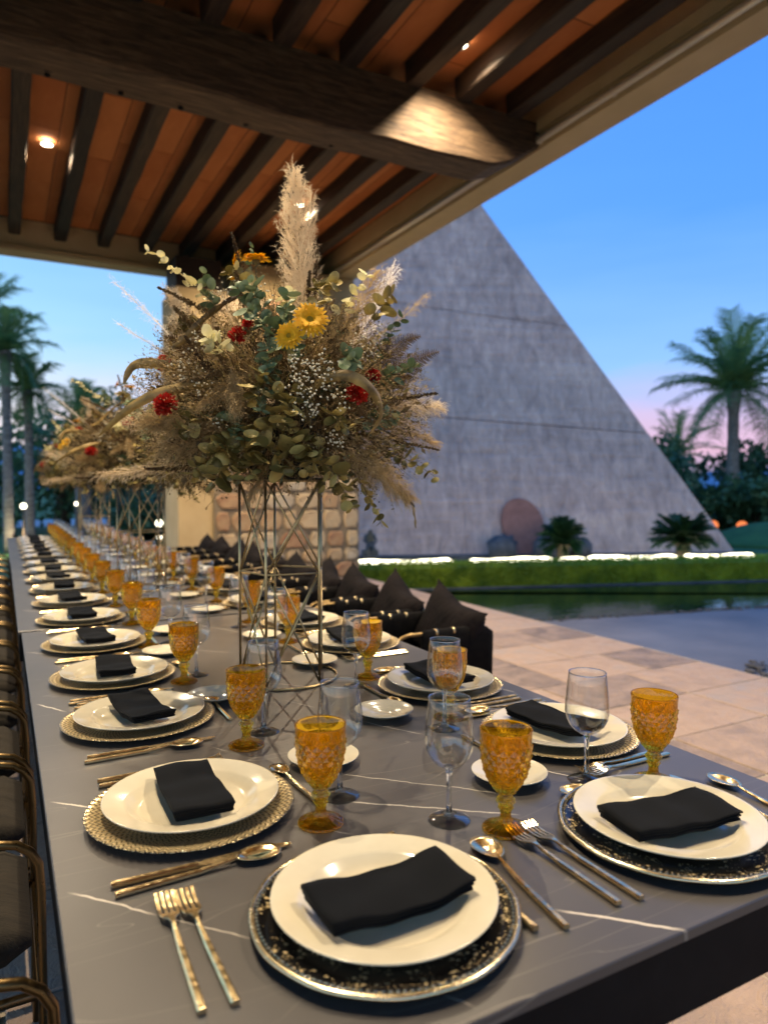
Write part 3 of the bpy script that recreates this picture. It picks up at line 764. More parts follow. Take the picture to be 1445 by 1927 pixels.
# ceiling panels
b = MB(); b.box((-7.0, -3.1, 4.575), (4.42, 10.3, 4.66)); rb('roof_deck', b, 'joist')
b = MB(); b.bbox((-.254, -.645, -.02), (.254, .645, 0), .003); cp = b.mesh('ceiling_panel'); cp.materials.append(M['ceiling'])
for i in range(-13, 9):
    for k in range(11):
        x_ = .01 + .515 * i + .26; 
        if x_ > 4.2: continue
        y_ = -2.4 + 1.3 * k + (.45 if i % 2 else 0)
        if y_ + .6 > 10.5: continue
        short = y_ + .6 > 10.2
        o = put('ceiling_panel', cp, roof, (x_ - ro.x, (9.53 if short else y_) - ro.y, 4.570 - ro.z), (pi, 0, 0))
        if short: o.scale = (1, .66, 1)
# joists: two bays
def joist(x0, y0, y1, seed):
    r_ = random.Random(seed); b = MB(); secs = []; n = 14
    for i in range(n + 1):
        y_ = y0 + (y1 - y0) * i / n; j = lambda: r_.uniform(-.005, .005)
        z0 = 4.38 + j(); c_ = .012
        secs.append([(x0 + j(), y_, 4.558), (x0 + j(), y_, z0 + c_), (x0 + c_, y_, z0), (x0 + .14 - c_, y_, z0), (x0 + .14 + j(), y_, z0 + c_), (x0 + .14 + j(), y_, 4.558)])
    b.loft(secs); return rb('joist', b, 'joist')
for k in range(-13, 8):
    joist(.19 + .515 * k + (.05 if k == 5 else 0), -3.0, 4.90, 100 + k); 
    joist(.115 + .515 * k, 5.15, 9.995, 200 + k)
# main cross beam, hewn, with cut end
r_ = random.Random(3); b = MB(); secs = []
n = 60
for i in range(n + 1):
    x_ = -7.0 + (4.20 + 7.0) * i / n
    wob = .016 * sin(x_ * 2.3) + .010 * sin(x_ * 5.1 + 1) + r_.uniform(-.004, .004)
    zb = 3.92 + wob * .8
    if x_ > 3.70: zb = max(zb, 3.92 + (x_ - 3.70) * .62)
    y0 = 4.885 + r_.uniform(-.004, .004); y1 = 5.235 + wob * .5; c_ = .018
    secs.append([(x_, y0, 4.40), (x_, y0, zb + c_ + wob * .3), (x_, y0 + c_, zb), (x_, y1 - c_, zb), (x_, y1, zb + c_), (x_, y1, 4.40)])
b.loft(secs); rb('main_beam', b, 'beam')
b = MB()
for x_, z_ in ((.3, 3.915), (1.15, 3.915), (1.62, 3.915), (2.3, 3.915), (.75, 3.915)):
    b.lathe([(.001, z_ - .006), (.018, z_ - .008), (.020, z_ + .004)], 8, Matrix.Translation((x_, 5.16, 0)))
rb('bolt_head', b, 'table_black')
# a second cross beam behind the viewer carries the roof's near end
b = MB(); b.box((-7.0, -3.1, 3.92), (4.2, -2.75, 4.379)); rb('main_beam', b, 'beam')
# right ledge: tan fascia with a blind channel
b = MB(); b.box((4.15, -3.1, 4.18), (4.42, 10.28, 4.574)); rb('fascia', b, 'ledge')
b = MB(); b.box((4.115, -3.1, 4.32), (4.149, 4.883, 4.42)); b.box((4.115, 5.27, 4.32), (4.149, 9.95, 4.42)); rb('fascia_strip', b, 'ledge')
b = MB()
for y0, y1 in ((-3.0, 4.86), (5.30, 9.55)): b.tube([(4.112, y0, 4.236), (4.112, y1, 4.236)], .030, 10)
rb('blind_tube', b, 'alum')
b = MB()
for y0 in (4.0, 4.84, 1.5): b.box((4.10, y0, 4.215), (4.149, y0 + .03, 4.275))
rb('blind_bracket', b, 'alum')
# far fascia beam
b = MB(); b.box((-7.0, 9.998, 4.18), (4.149, 10.28, 4.574)); rb('fascia', b, 'ledge')
b = MB(); b.box((-7.0, 9.962, 4.18), (4.10, 9.997, 4.235)); rb('fascia_strip', b, 'ledge')
b = MB(); b.box((-7.0, -3.1, 4.18), (-6.75, 9.96, 4.574)); rb('fascia', b, 'ledge')

# stone pier
pier = empty('stone_pier', (3.2, 9.2, 0), label='stone clad pavilion pier with ochre plaster edge behind the table', cat='pier')
po = Vector((3.2, 9.2, 0))
b = MB(); b.box((1.93, 9.02, 0), (4.42, 9.9, 3.74)); b.build('plaster_core', M['stucco'], pier, loc=-po)
b = MB(); b.box((2.37, 8.985, 0), (4.42, 9.019, 3.72)); b.build('mortar_bed', M['mortar'], pier, loc=-po)
zr = 0.0; rs = random.Random(9)
while zr < 3.68:
    hh = rs.uniform(.16, .30); hh = min(hh, 3.72 - zr)
    if hh < .08: break
    xr = 2.38
    while xr < 4.41:
        ww = rs.uniform(.20, .46)
        if 4.42 - (xr + ww) < .15: ww = 4.42 - xr
        g_ = .012; n = 10; b = MB(); out = []; mid_ = []
        cx_, cz_ = xr + ww / 2, zr + hh / 2
        for j in range(n):
            a = 2 * pi * (j + .5) / n; ca, sa = cos(a), sin(a)
            k = 1 / max(abs(ca) ** 7 + abs(sa) ** 7, 1e-6) ** .1429 * rs.uniform(.86, 1.02)
            out.append(Vector((ca * (ww / 2 - g_) * k, 0, sa * (hh / 2 - g_) * k)))
        dp = rs.uniform(.018, .04)
        o3 = out + [p * .96 + Vector((0, -dp * .7, 0)) for p in out] + [p * .86 + Vector((0, -dp + rs.uniform(-.006, .006), 0)) for p in out]
        fs = [tuple(2 * n + i for i in range(n))]
        for i in range(2):
            for j in range(n): fs.append((i * n + j, i * n + (j + 1) % n, (i + 1) * n + (j + 1) % n, (i + 1) * n + j))
        b.add(o3, fs); b.build('stone', M['stone'], pier, loc=(cx_ - po.x, 8.99 - po.y, cz_ - po.z))
        xr += ww
    zr += hh
b = MB(); b.box((1.97, 9.2, 3.741), (2.55, 9.8, 4.178)); b.build('dark_gap_block', M['joist'], pier, loc=-po)  # made-up dark block standing in for the dark gap above the pier
b = MB(); b.box((2.7, 9.1, 3.741), (4.40, 9.9, 4.178)); b.build('pier_cap', M['stucco'], pier, loc=-po)

# ceiling spotlights
def spot(loc, label, e=430):
    root = empty('ceiling_spotlight', loc, label=label, cat='ceiling light', group='recessed ceiling spotlights')
    b = MB(); b.lathe([(.050, -.002), (.066, -.002), (.068, .010), (.050, .012)], 24, close=True); b.build('trim_ring', M['white_trim'], root)
    b = MB(); b.lathe([(.001, .002), (.047, .002), (.049, .008)], 24); b.build('lens', M['lens'], root)
    l = bpy.data.lights.new('spotlight_lamp', 'SPOT'); l.energy = e; l.color = (1, .80, .54)
    l.spot_size = R(142); l.spot_blend = .8; l.shadow_soft_size = .028
    o = bpy.data.objects.new('spotlight_lamp', l); col.objects.link(o); o.location = (loc[0], loc[1], loc[2] - .012)
SP = [((.43, 7.62, 4.532), 'spotlight glowing in the orange ceiling at upper left of the photo'),
      ((3.05, 4.48, 4.532), 'spotlight glowing in the ceiling at upper right, near the lit beam'),
      ((3.10, 7.85, 4.532), 'spotlight hidden behind the tallest pampas plume'),
      ((.05, 2.0, 4.532), 'spotlight above the near end of the table'),
      ((.47, 3.45, 4.532), 'spotlight above the middle of the table'),
      ((3.13, 1.2, 4.532), 'spotlight above the paving right of the table')]
for p, lb in SP: spot(p, lb, 250 if 'lit beam' in lb else 300 if 'middle' in lb else 470)

# ================================================================== TABLES
def table(y0, y1, x0, z, label, ox=0):
    root = empty('dining_table', (x0 + .54, (y0 + y1) / 2, 0), label=label, cat='table', group='stone topped tables set end to end')
    c = Vector((x0 + .54, (y0 + y1) / 2, 0)); x1 = x0 + 1.085
    b = MB(); b.bbox((x0, y0, z - .012), (x1, y1, z), .0015); b.build('table_top', M['table'], root, loc=-c)
    b = MB(); b.box((x0 + .004, y0 + .004, .648), (x1 - .004, y1 - .004, z - .0122)); b.build('apron', M['table_black'], root, loc=-c)
    for lx in (x0 + .14, x1 - .20):
        for ly in (y0 + .35, y1 - .41):
            b = MB(); b.box((lx, ly, 0), (lx + .06, ly + .06, .6475)); b.build('leg', M['table_black'], root, loc=-c)
table(.530, 2.725, .050, .750, 'nearest dark veined stone table filling the foreground')
table(2.733, 5.28, .040, .754, 'second dark veined stone table, carrying the second bouquet')
table(5.288, 7.90, .036, .752, 'farthest dark veined stone table at the end of the row')

# ================================================================== TABLEWARE (shared meshes)
def me_(mb, name, m): me = mb.mesh(name); me.materials.append(m); return me
# dinner plate, origin at its foot
b = MB()
b.lathe([(.001, .0045), (.080, .0045), (.092, .008), (.101, .0155), (.108, .0185), (.137, .0235), (.1400, .0245), (.1405, .0235), (.139, .0215), (.110, .0160), (.100, .0120), (.090, .003), (.078, .001), (.076, 0), (.072, .0012), (.001, .0015)], 72)
PLATE = me_(b, 'dinner_plate', M['porcelain'])
b = MB()
b.lathe([(.001, .0045), (.026, .0045), (.028, .0060), (.034, .0060), (.046, .010), (.0635, .0165), (.0645, .0165), (.064, .0150), (.046, .0075), (.032, .002), (.030, 0), (.027, .0015), (.001, .002)], 48)
SAUCER = me_(b, 'saucer', M['porcelain'])
# clear charger
b = MB()
b.lathe([(.001, .003), (.112, .003), (.122, .006), (.150, .0125), (.164, .0145), (.1655, .0135), (.160, .0115), (.121, .003), (.111, .0005), (.001, .0005)], 192,
        rmod=lambda i, j, a, r: (.0007 * cos(pi / 2 * (j % 4)) if r > .158 else 0))
LACE = me_(b, 'charger_plate', M['lace'])
b = MB(); b.lathe([(.001, .004), (.108, .004), (.118, .007), (.152, .0135), (.160, .014), (.1595, .012), (.120, .004), (.108, 0), (.001, .001)], 96)
BCH = me_(b, 'charger_body', M['black_charger'])
b = MB(); b.lathe([(.158, .0125), (.160, .0165), (.1635, .0165), (.1665, .0145), (.1655, .0115), (.160, .011)], 120, close=True, rmod=lambda i, j, a, r: .0005 * sin(a * 12))
for j in range(130):
    a = 2 * pi * j / 130; mt = Matrix.Translation((.1562 * cos(a), .1562 * sin(a), .0148))
    b.lathe([(.0002, .0024), (.0021, .0010), (.0023, -.0008), (.0002, -.0018)], 6, mt)
BRIM = me_(b, 'beaded_rim', M['charger_rim'])
# amber goblet: height .150
GB = [(.0140, .0560), (.0200, .0640), (.0252, .0720), (.0292, .0800), (.0320, .0880), (.0340, .0960), (.0354, .1040), (.0364, .1120), (.0371, .1200), (.0375, .1280)]
b = MB(); nA = 28
def fac(i, j, a, r): return (.0020 if (i + j) % 2 == 0 else -.0014) * min(1, r / .034)
gv = []; gf = []
for i, (r0_, z0_) in enumerate(GB):
    for j in range(nA):
        a = 2 * pi * j / nA; q = r0_ + fac(i, j, a, r0_); gv.append((q * cos(a), q * sin(a), z0_))
for i in range(len(GB) - 1):
    for j in range(nA):
        k = (j + 1) % nA; q = (i * nA + j, i * nA + k, (i + 1) * nA + k, (i + 1) * nA + j)
        if (i + j) % 2 == 0: gf += [(q[0], q[1], q[3]), (q[1], q[2], q[3])]
        else: gf += [(q[0], q[1], q[2]), (q[0], q[2], q[3])]
b.add(gv, gf, False)
b.lathe([(.0375, .1280), (.0372, .1300), (.0378, .1460), (.0386, .1485), (.0380, .1500), (.0372, .1492), (.0354, .1300), (.0342, .1120), (.0316, .0930), (.0262, .0790), (.0180, .0690), (.001, .0640)], nA)
b.lathe([(.0140, .0560), (.0112, .0530), (.0088, .0510)], nA)
GOB_B = me_(b, 'bowl', M['amber'])
b = MB(); b.lathe([(.0088, .0510), (.0092, .0495), (.0125, .0465), (.0140, .0435), (.0125, .0405), (.0092, .0375), (.0086, .0360), (.0110, .0340), (.0112, .0325), (.0088, .0305), (.0072, .0250), (.0078, .0180), (.0110, .0125)], 24, rmod=lambda i, j, a, r: (.0006 if j % 2 else -.0004), smooth=False)
GOB_S = me_(b, 'stem', M['amber'])
b = MB(); b.lathe([(.0110, .0125), (.0180, .0100), (.0260, .0068), (.0325, .0040), (.0342, .0022), (.0340, .0004), (.0300, 0), (.0200, .0030), (.001, .0060)], 48, rmod=lambda i, j, a, r: (.0009 if j % 2 and .012 < r < .034 else 0), smooth=False)
GOB_F = me_(b, 'foot', M['amber'])
# wine glass: height .186
wb = [(.0050, .0790), (.0120, .0815), (.0220, .0880), (.0300, .0970), (.0350, .1080), (.0368, .1190), (.0366, .1330), (.0352, .1500), (.0332, .1680), (.0312, .1855)]
wi = [(r - .0011, z + (.0012 if r < .03 and z < .1 else 0)) for r, z in wb]
b = MB(); b.lathe(wb + [(.0307, .1862)] + wi[::-1][0:9] + [(.001, .0842)], 48)
WINE_B = me_(b, 'bowl', M['glass_bowl'])
b = MB(); b.lathe([(.001, .0835), (.0070, .0822), (.0058, .0785), (.0042, .0700), (.0036, .0500), (.0038, .0250), (.0050, .0120), (.0080, .0075)], 20)
WINE_S = me_(b, 'stem', M['glass_stem'])
b = MB(); b.lathe([(.0080, .0075), (.0160, .0048), (.0260, .0026), (.0318, .0016), (.0322, .0008), (.0315, .0), (.001, .0)], 40)
WINE_F = me_(b, 'foot', M['glass_foot'])
b = MB(); b.lathe([(.0307, .1853), (.0315, .1850), (.0316, .1862), (.0311, .1868), (.0306, .1862)], 40, close=True)
WINE_R = me_(b, 'rim', M['glass_stem'])
# cutlery: along +y, origin at handle end, z=0 on the table
def rect(w_, h_, y_, z_): return [(-w_ / 2, y_, z_ - h_ / 2), (w_ / 2, y_, z_ - h_ / 2), (w_ / 2, y_, z_ + h_ / 2), (-w_ / 2, y_, z_ + h_ / 2)]
def octo(w_, h_, y_, z_, c=.28):
    a, b_ = w_ / 2, h_ / 2; k = min(a, b_) * c * 2
    return [(-a + k, y_, z_ - b_), (a - k, y_, z_ - b_), (a, y_, z_ - b_ + k), (a, y_, z_ + b_ - k), (a - k, y_, z_ + b_), (-a + k, y_, z_ + b_), (-a, y_, z_ + b_ - k), (-a, y_, z_ - b_ + k)]
b = MB(); b.loft([octo(.0085, .006, 0, .0035), octo(.009, .0065, .002, .0035), octo(.0082, .006, .10, .0038), octo(.006, .0048, .135, .0055), octo(.0050, .0032, .147, .0075), octo(.0090, .0022, .155, .0080), octo(.0200, .0018, .163, .0070), octo(.0235, .0016, .172, .0050)])
for k in range(4):
    x_ = -.0096 + k * .0064
    b.loft([[(p[0] + x_, p[1], p[2]) for p in rect(.0038, .0016, y_, z_)] for y_, z_ in ((.1715, .0050), (.185, .0036), (.200, .0052), (.211, .0100))])
FORK = me_(b, 'dinner_fork', M['cutlery'])
def spoon(L_, bw, bl, name):
    b = MB(); h = L_ - bl
    b.loft([octo(.0085, .006, 0, .0035), octo(.009, .0065, .002, .0035), octo(.0082, .006, h * .70, .0038), octo(.0058, .0046, h * .92, .0065), octo(.0046, .0030, h * 1.02, .0085)])
    n, k = 20, 6; vs = []; fs = []
    def pt(rr_, a, off_):
        t_ = (1 - cos(a)) / 2
        x_ = bw * .5 * rr_ * sin(a) * (1 - .18 * cos(a) * -1 * -1) ; y_ = h + bl / 2 - bl / 2 * rr_ * cos(a)
        z_ = .0085 - .0075 * (1 - rr_ ** 2) - off_ - .002 * (y_ - h) / bl + .0015
        return (x_, y_, z_)
    for sh in (0, .0010):
        for i in range(k + 1):
            for j in range(n): vs.append(pt(i / k if i else .001, 2 * pi * j / n, sh))
    w2 = (k + 1) * n
    for i in range(k):
        for j in range(n):
            q = (j + 1) % n
            fs.append((i * n + j, (i + 1) * n + j, (i + 1) * n + q, i * n + q)); fs.append((w2 + i * n + j, w2 + i * n + q, w2 + (i + 1) * n + q, w2 + (i + 1) * n + j))
    for j in range(n):
        q = (j + 1) % n; fs.append((k * n + j, w2 + k * n + j, w2 + k * n + q, k * n + q))
    b.add(vs, fs, True); return me_(b, name, M['cutlery'])
SPOON = spoon(.215, .041, .064, 'dinner_spoon'); DSPOON = spoon(.175, .032, .050, 'dessert_spoon')
b = MB(); b.loft([octo(.0085, .007, 0, .0038), octo(.0092, .0075, .002, .0038), octo(.0088, .007, .100, .0040), octo(.0082, .0060, .108, .0040)])
b.loft([rect(.0060, .0024, .1075, .0040), rect(.0150, .0016, .118, .0040), rect(.0185, .0014, .150, .0038), rect(.0170, .0012, .205, .0036), rect(.0110, .0010, .228, .0036), rect(.0030, .0008, .236, .0036)])
KNIFE = me_(b, 'dinner_knife', M['cutlery'])
# folded napkin: three stacked folds, long axis y; sags into the plate well
def napkin_mesh(seed, L_=.184, W_=.086):
    r_ = random.Random(seed); b = MB()
    ph = [r_.uniform(0, 6) for _ in range(6)]
    def layer(z0, th, x0, x1, l_, fold_side):
        secs = []; n = 18
        for i in range(n + 1):
            f = i / n; y_ = (f - .5) * l_
            sag = -.006 * (1 - (2 * f - 1) ** 2) + .0012 * sin(f * 6 + ph[0]) + .0012 * sin(f * 17 + ph[1])
            e = .0010 * sin(f * 6 + ph[2]); pr = []
            m_ = 9
            for k in range(m_ + 1):
                g = k / m_; x_ = x0 + e + (x1 - x0) * g
                zz_ = z0 + th + sag + .0018 * sin(g * 6 + f * 5 + ph[3]); pr.append((x_, y_ + .0008 * sin(g * 5 + ph[4]), zz_))
            # rounded fold at +x side
            rr_ = th / 2
            for k in range(1, 5):
                a = pi / 2 - pi * k / 5
                pr.append((x1 + e + rr_ * cos(a) * 1.4, y_, z0 + rr_ + rr_ * sin(a) + sag + .0018 * sin(6 + f * 5 + ph[3]) * (1 - k / 5)))
            for k in range(m_ + 1):
                g = 1 - k / m_; pr.append((x0 + e + (x1 - x0) * g, y_, z0 + sag))
            for k in range(1, 4):
                a = -pi / 2 - pi * k / 4
                pr.append((x0 + e + rr_ * cos(a), y_, z0 + rr_ + rr_ * sin(a) + sag))
            secs.append(pr)
        b.loft(secs, smooth=True)
    layer(.0000, .0060, -W_ / 2 + .004, W_ / 2 - .005, L_ - .006, 1)
    layer(.0062, .0045, -W_ / 2 + .001, W_ / 2 - .004, L_ - .003, 1)
    layer(.0108, .0050, -W_ / 2, W_ / 2 - .003, L_, 1)
    return me_(b, 'napkin', M['napkin'])
for me in (GOB_S, GOB_F, WINE_S, WINE_F, PLATE, SAUCER, LACE, BCH, FORK): me.flip_normals() if me is not FORK else None
for me in (PLATE, LACE, BCH, BRIM): me.transform(Matrix.Diagonal((.945, .945, .96, 1)))
NAPS = [napkin_mesh(s_) for s_ in (1, 2, 3, 4)]

GR = {'charger': 'charger plates under the dinner plates', 'plate': 'cream dinner plates', 'napkin': 'black folded napkins', 'goblet': 'amber goblets',
      'wine': 'clear wine glasses', 'saucer': 'small cream side plates', 'knife': 'gold knives', 'spoon': 'gold spoons', 'fork': 'gold forks', 'dspoon': 'gold dessert spoons'}
ORD = ['first', 'second', 'third', 'fourth', 'fifth', 'sixth', 'seventh', 'eighth', 'ninth', 'tenth', 'eleventh', 'twelfth', 'thirteenth', 'fourteenth', 'fifteenth', 'sixteenth', 'seventeenth']
def seat(c, ang, where, z, nap=0, nap_rot=0.0, black=False, ov=None, nap_off=(0, 0)):
    """c: plate centre; ang: direction the diner's right hand points (rotation of local +x)"""
    ov = ov or {}; j = RND
    ca, sa = cos(ang), sin(ang)
    def W(u, v, h=0): return (c[0] + u * ca - v * sa, c[1] + u * sa + v * ca, z + h)
    jit = lambda s_=.004: j.uniform(-s_, s_)
    if black:
        r_ = empty('charger_plate', W(0, 0), ang); tag(r_, f'black gold speckled charger with beaded rim, {where}', 'charger plate', GR['charger'])
        put('body', BCH, r_); put('beaded_rim', BRIM, r_)
    else:
        o = put('charger_plate', LACE, None, W(jit(), jit()), (0, 0, ang)); tag(o, f'clear charger with gold lace, {where}', 'charger plate', GR['charger'])
    o = put('dinner_plate', PLATE, None, W(jit(.003), jit(.003) + .002, .0045 if not black else .0055), (0, 0, j.uniform(0, 6))); tag(o, f'cream rimmed dinner plate, {where}', 'plate', GR['plate'])
    o = put('napkin', NAPS[nap % 4], None, W(nap_off[0], nap_off[1], .0265), (0, 0, ang + nap_rot)); tag(o, f'black folded cloth napkin on its plate, {where}', 'napkin', GR['napkin'])
    def P(key, u, v):
        q = ov.get(key)
        return (q[0], q[1], z) if q else W(u + jit(), v + jit())
    if 'goblet' not in ov or ov['goblet']:
        r_ = empty('amber_goblet', P('goblet', .14, .155), j.uniform(0, 3)); tag(r_, f'amber pressed glass goblet, {where}', 'goblet', GR['goblet'])
        put('bowl', GOB_B, r_); put('stem', GOB_S, r_); put('foot', GOB_F, r_)
        r_ = empty('wine_glass', P('wine', .07, .215), j.uniform(0, 3)); tag(r_, f'clear stemmed wine glass, {where}', 'wine glass', GR['wine'])
        put('bowl', WINE_B, r_); put('stem', WINE_S, r_); put('foot', WINE_F, r_); put('rim', WINE_R, r_)
    if ov.get('saucer', 1):
        o = put('side_plate', SAUCER, None, P('saucer', -.09, .245), (0, 0, 0)); tag(o, f'small cream side plate, {where}', 'side plate', GR['saucer'])
    def cut(me, name, u, v, a, lab, cat, g):
        o = put(name, me, None, W(u + jit(.002), v + jit(.004), .0002), (0, 0, ang + a + jit(.015))); tag(o, lab, cat, g); return o
    k = ov.get('cut', {})
    kn = k.get('knife', (.176, -.125, .0)); s_ = k.get('spoon', (.199, -.13, .03)); f1 = k.get('f1', (-.155, -.118, .0)); f2 = k.get('f2', (-.178, -.112, .02)); ds = k.get('ds', (.085, .172, pi / 2))
    cut(KNIFE, 'dinner_knife', *kn, f'gold knife with flat handle, {where}', 'knife', GR['knife'])
    cut(SPOON, 'dinner_spoon', *s_, f'gold dinner spoon, {where}', 'spoon', GR['spoon'])
    cut(FORK, 'dinner_fork', *f1, f'inner gold fork next to plate, {where}', 'fork', GR['fork'])
    cut(FORK, 'dinner_fork', *f2, f'outer gold fork left of plate, {where}', 'fork', GR['fork'])
    cut(DSPOON, 'dessert_spoon', *ds, f'small gold spoon above the plate, {where}', 'spoon', GR['dspoon'])

# two places at the near end
seat((.386, .717), 0, 'left seat at the near table end', .75, 0, R(-89), True, nap_off=(.002, -.008),
     ov={'goblet': (.640, .817), 'wine': (.583, .880), 'saucer': None, 'cut': {'f1': (-.195, -.066, 0.01), 'f2': (-.226, -.060, -.03), 'knife': (.135, -.112, .02), 'spoon': (.166, -.122, -.13), 'ds': (.10, .158, pi / 2 + .25)}})
seat((.843, .698), 0, 'right seat at the near table end',   .75, 1, R(-97), True, nap_off=(-.008, -.008),
     ov={'goblet': (.967, .834), 'wine': (.870, .891), 'saucer': None, 'cut': {'f1': (-.172, -.105, 0.0), 'f2': (-.203, -.100, -.0), 'knife': (.150, -.10, -.06), 'spoon': (.196, -.11, -.14), 'ds': (.12, .160, pi / 2 - .05)}})
LY = [1.10, 1.567, 1.959, 2.392, 2.84, 3.27, 3.69, 4.11, 4.53, 4.95, 5.50, 5.91, 6.32, 6.73, 7.14, 7.55]
RY = [1.078, 1.486, 2.017, 2.406, 2.90, 3.32, 3.73, 4.15, 4.57, 4.99, 5.50, 5.91, 6.32, 6.73, 7.14, 7.55]
LO = {0: {'goblet': (.41, .963), 'wine': (.474, 1.034), 'saucer': (.506, 1.176), 'cut': {'ds': (.085, .176, pi / 2 + .06), 'knife': (.176, -.14, -.03), 'spoon': (.200, -.143, .05), 'f1': (-.148, -.118, 0), 'f2': (-.171, -.118, 0)}},
      1: {'goblet': (.408, 1.323), 'wine': (.463, 1.382), 'saucer': (.434, 1.65)}, 2: {'goblet': (.404, 1.838), 'wine': (.448, 1.89), 'saucer': (.42, 2.171)},
      3: {'goblet': (.397, 2.297)}}
RO = {0: {'goblet': (.847, 1.279), 'wine': (.800, 1.225), 'saucer': (.757, .957)}, 1: {'goblet': (.838, 1.651), 'wine': (.778, 1.598), 'saucer': (.728, 1.357)},
      2: {'saucer': (.77, 1.849)}, 3: {'saucer': (.75, 2.254)}}
NR = [R(-88), R(-80), R(-92), R(-86)]
for i, y_ in enumerate(LY):
    z = .75 if y_ < 2.72 else (.754 if y_ < 5.28 else .752)
    wh = f'left side, {ORD[i]} place from near end'
    seat((.253, y_), -pi / 2, wh, z, i + 1, R(90) + R([-2, 8, -3, 4, 0, 6][i % 6]), ov=LO.get(i), nap_off=(.0, .0))
for i, y_ in enumerate(RY):
    z = .75 if y_ < 2.72 else (.754 if y_ < 5.28 else .752)
    wh = f'right side, {ORD[i]} place from near end'
    seat((.958 if i else .975, y_), pi / 2, wh, z, i + 2, R(90) + R([12, 4, -3, 5, 0, -6][i % 6]), ov=RO.get(i), nap_off=(.01, .0))

# ================================================================== FLOWER STAND
def stand(loc, rz, label):
    root = empty('flower_stand', loc, rz, label=label, cat='flower stand', group='gold wire flower stands')
    zt, zm, zb = .517, .282, .003
    rg = .116
    angs = [R(a) for a in (-105 - 28.2, -33 - 28.2, 39 - 28.2, 111 - 28.2, 183 - 28.2)]
    C5 = lambda i, z_: Vector((rg * cos(angs[i % 5]), rg * sin(angs[i % 5]), z_))
    for i in range(5):
        b = MB(); b.tube([C5(i, zb), C5(i, zt)], .0035, 7); b.build('upright_rod', M['wire'], root)
    for zz_, nm in ((zm, 'middle_ring'), (zt, 'top_ring')):
        b = MB()
        for i in range(5): b.tube([C5(i, zz_), C5(i + 1, zz_)], .0028, 6)
        b.build(nm, M['wire'], root)
    for i in range(5):
        for z0, z1 in ((zb, zm), (zm, zt)):
            for a_, c_ in ((i, i + 1), (i + 1, i)):
                b = MB(); p, q = C5(a_, z0), C5(c_, z1); m_ = (p + q) / 2 * 1; e = Vector((m_.x, m_.y, 0)).normalized() * (.0028 if a_ == i else -.0028)
                b.tube([p, (p + q) / 2 + e, q], .0026, 6); b.build('brace_rod', M['wire'], root)
    b = MB(); b.tube([(.137 * cos(2 * pi * i / 48), .137 * sin(2 * pi * i / 48), .0035) for i in range(48)], .0033, 8, closed=True); b.build('base_ring', M['wire'], root)
    b = MB(); b.lathe([(.001, zt + .003), (.125, zt + .003), (.125, zt + .007), (.001, zt + .007)], 32); b.build('top_plate', M['foam'], root)
    return root
ST = (.650, 1.765)
stand((ST[0], ST[1], .75), 0, 'gold wire stand under the largest nearest bouquet')
stand((.60, 3.62, .754), .5, 'gold wire stand under the second bouquet down the table')
stand((.60, 5.75, .752), 1.1, 'gold wire stand under the farthest bouquet')

# ================================================================== BOUQUET
BO = Vector((.640, 1.745, 1.272))
RX = Vector((.8811, -.4729, 0)); FX = Vector((-.4729, -.8811, 0))      # to the right / to the front of the arrangement
def S(u, v, f):
    """sketch units of the arrangement: u sideways, v downwards, f metres forward -> local metres"""
    k = (1.85 - f) / 1336
    p = RX * ((u - 532) * k) + FX * f + Vector((0, 0, -.018 + (917 - v) * k)); return p
arr = empty('flower_arrangement', BO, label='largest nearest arrangement of dried pampas, eucalyptus and yellow and red flowers', cat='flower arrangement', group='dried flower arrangements')
rb_ = random.Random(21)
def pampas(base, tip, wid, m, n=150, fuzz=13, bend=.0, name='pampas_plume', hair=.0011, top=.30, seed=0):
    r_ = random.Random(seed); base, tip = Vector(base), Vector(tip); ax = tip - base; L_ = ax.length; d = ax.normalized()
    sd = d.cross(FX)
    if sd.length < .1: sd = RX
    sd.normalize(); ot = d.cross(sd).normalized()
    b = MB(); pts = bez(base, base + ax * .5 + sd * bend * L_, tip, 8); b.tube(pts, [.0016 * (1 - .8 * i / 8) for i in range(9)], 4)
    for i in range(n):
        t_ = (i / n) ** .85 * .93; k = min(7, int(t_ * 8)); p = pts[k].lerp(pts[k + 1], t_ * 8 - k)
        a = r_.uniform(0, 2 * pi); rad_ = sd * cos(a) + ot * sin(a)
        env = wid * .5 * (sin(pi * min(1, (t_ * .9 + .12)) ** .8) * .75 + .25) * r_.uniform(.5, 1.15)
        ln = L_ * top * r_.uniform(.6, 1.1) * (1.05 - t_ * .45)
        e = p + d * ln * r_.uniform(.75, 1) + rad_ * env; e += Vector((0, 0, -ln * r_.uniform(.0, .14)))
        m_ = p + d * ln * .45 + rad_ * env * .75
        cv = bez(p, m_, e, 5); b.ribbon(cv, [hair * 1.1, hair, hair, hair * .8, hair * .6, hair * .3])
        for q in range(fuzz):
            s_ = r_.uniform(.15, 1.0); kk = min(4, int(s_ * 5)); c = cv[kk].lerp(cv[kk + 1], s_ * 5 - kk)
            dd = (d * r_.uniform(.5, 1.2) + rv(r_) * .9 + rad_ * .3).normalized(); l2 = r_.uniform(.007, .018)
            b.ribbon([c, c + dd * l2 * .6, c + dd * l2 + Vector((0, 0, -l2 * .25))], [hair * .75, hair * .6, hair * .2])
    return b.build(name, M[m], arr)
pampas(S(572, 640, .02), S(556, 340, .02), .118, 'pampas', 300, 17, .02, seed=1, top=.26)
pampas(S(560, 600, -.02), S(532, 385, -.02), .05, 'pampas', 70, 12, .02, seed=2, top=.26)
pampas(S(580, 600, .0), S(588, 375, .0), .05, 'pampas', 70, 12, -.02, seed=3, top=.26)
pampas(S(420, 730, .08), S(335, 560, .10), .075, 'pampas', 170, 14, .05, seed=4)
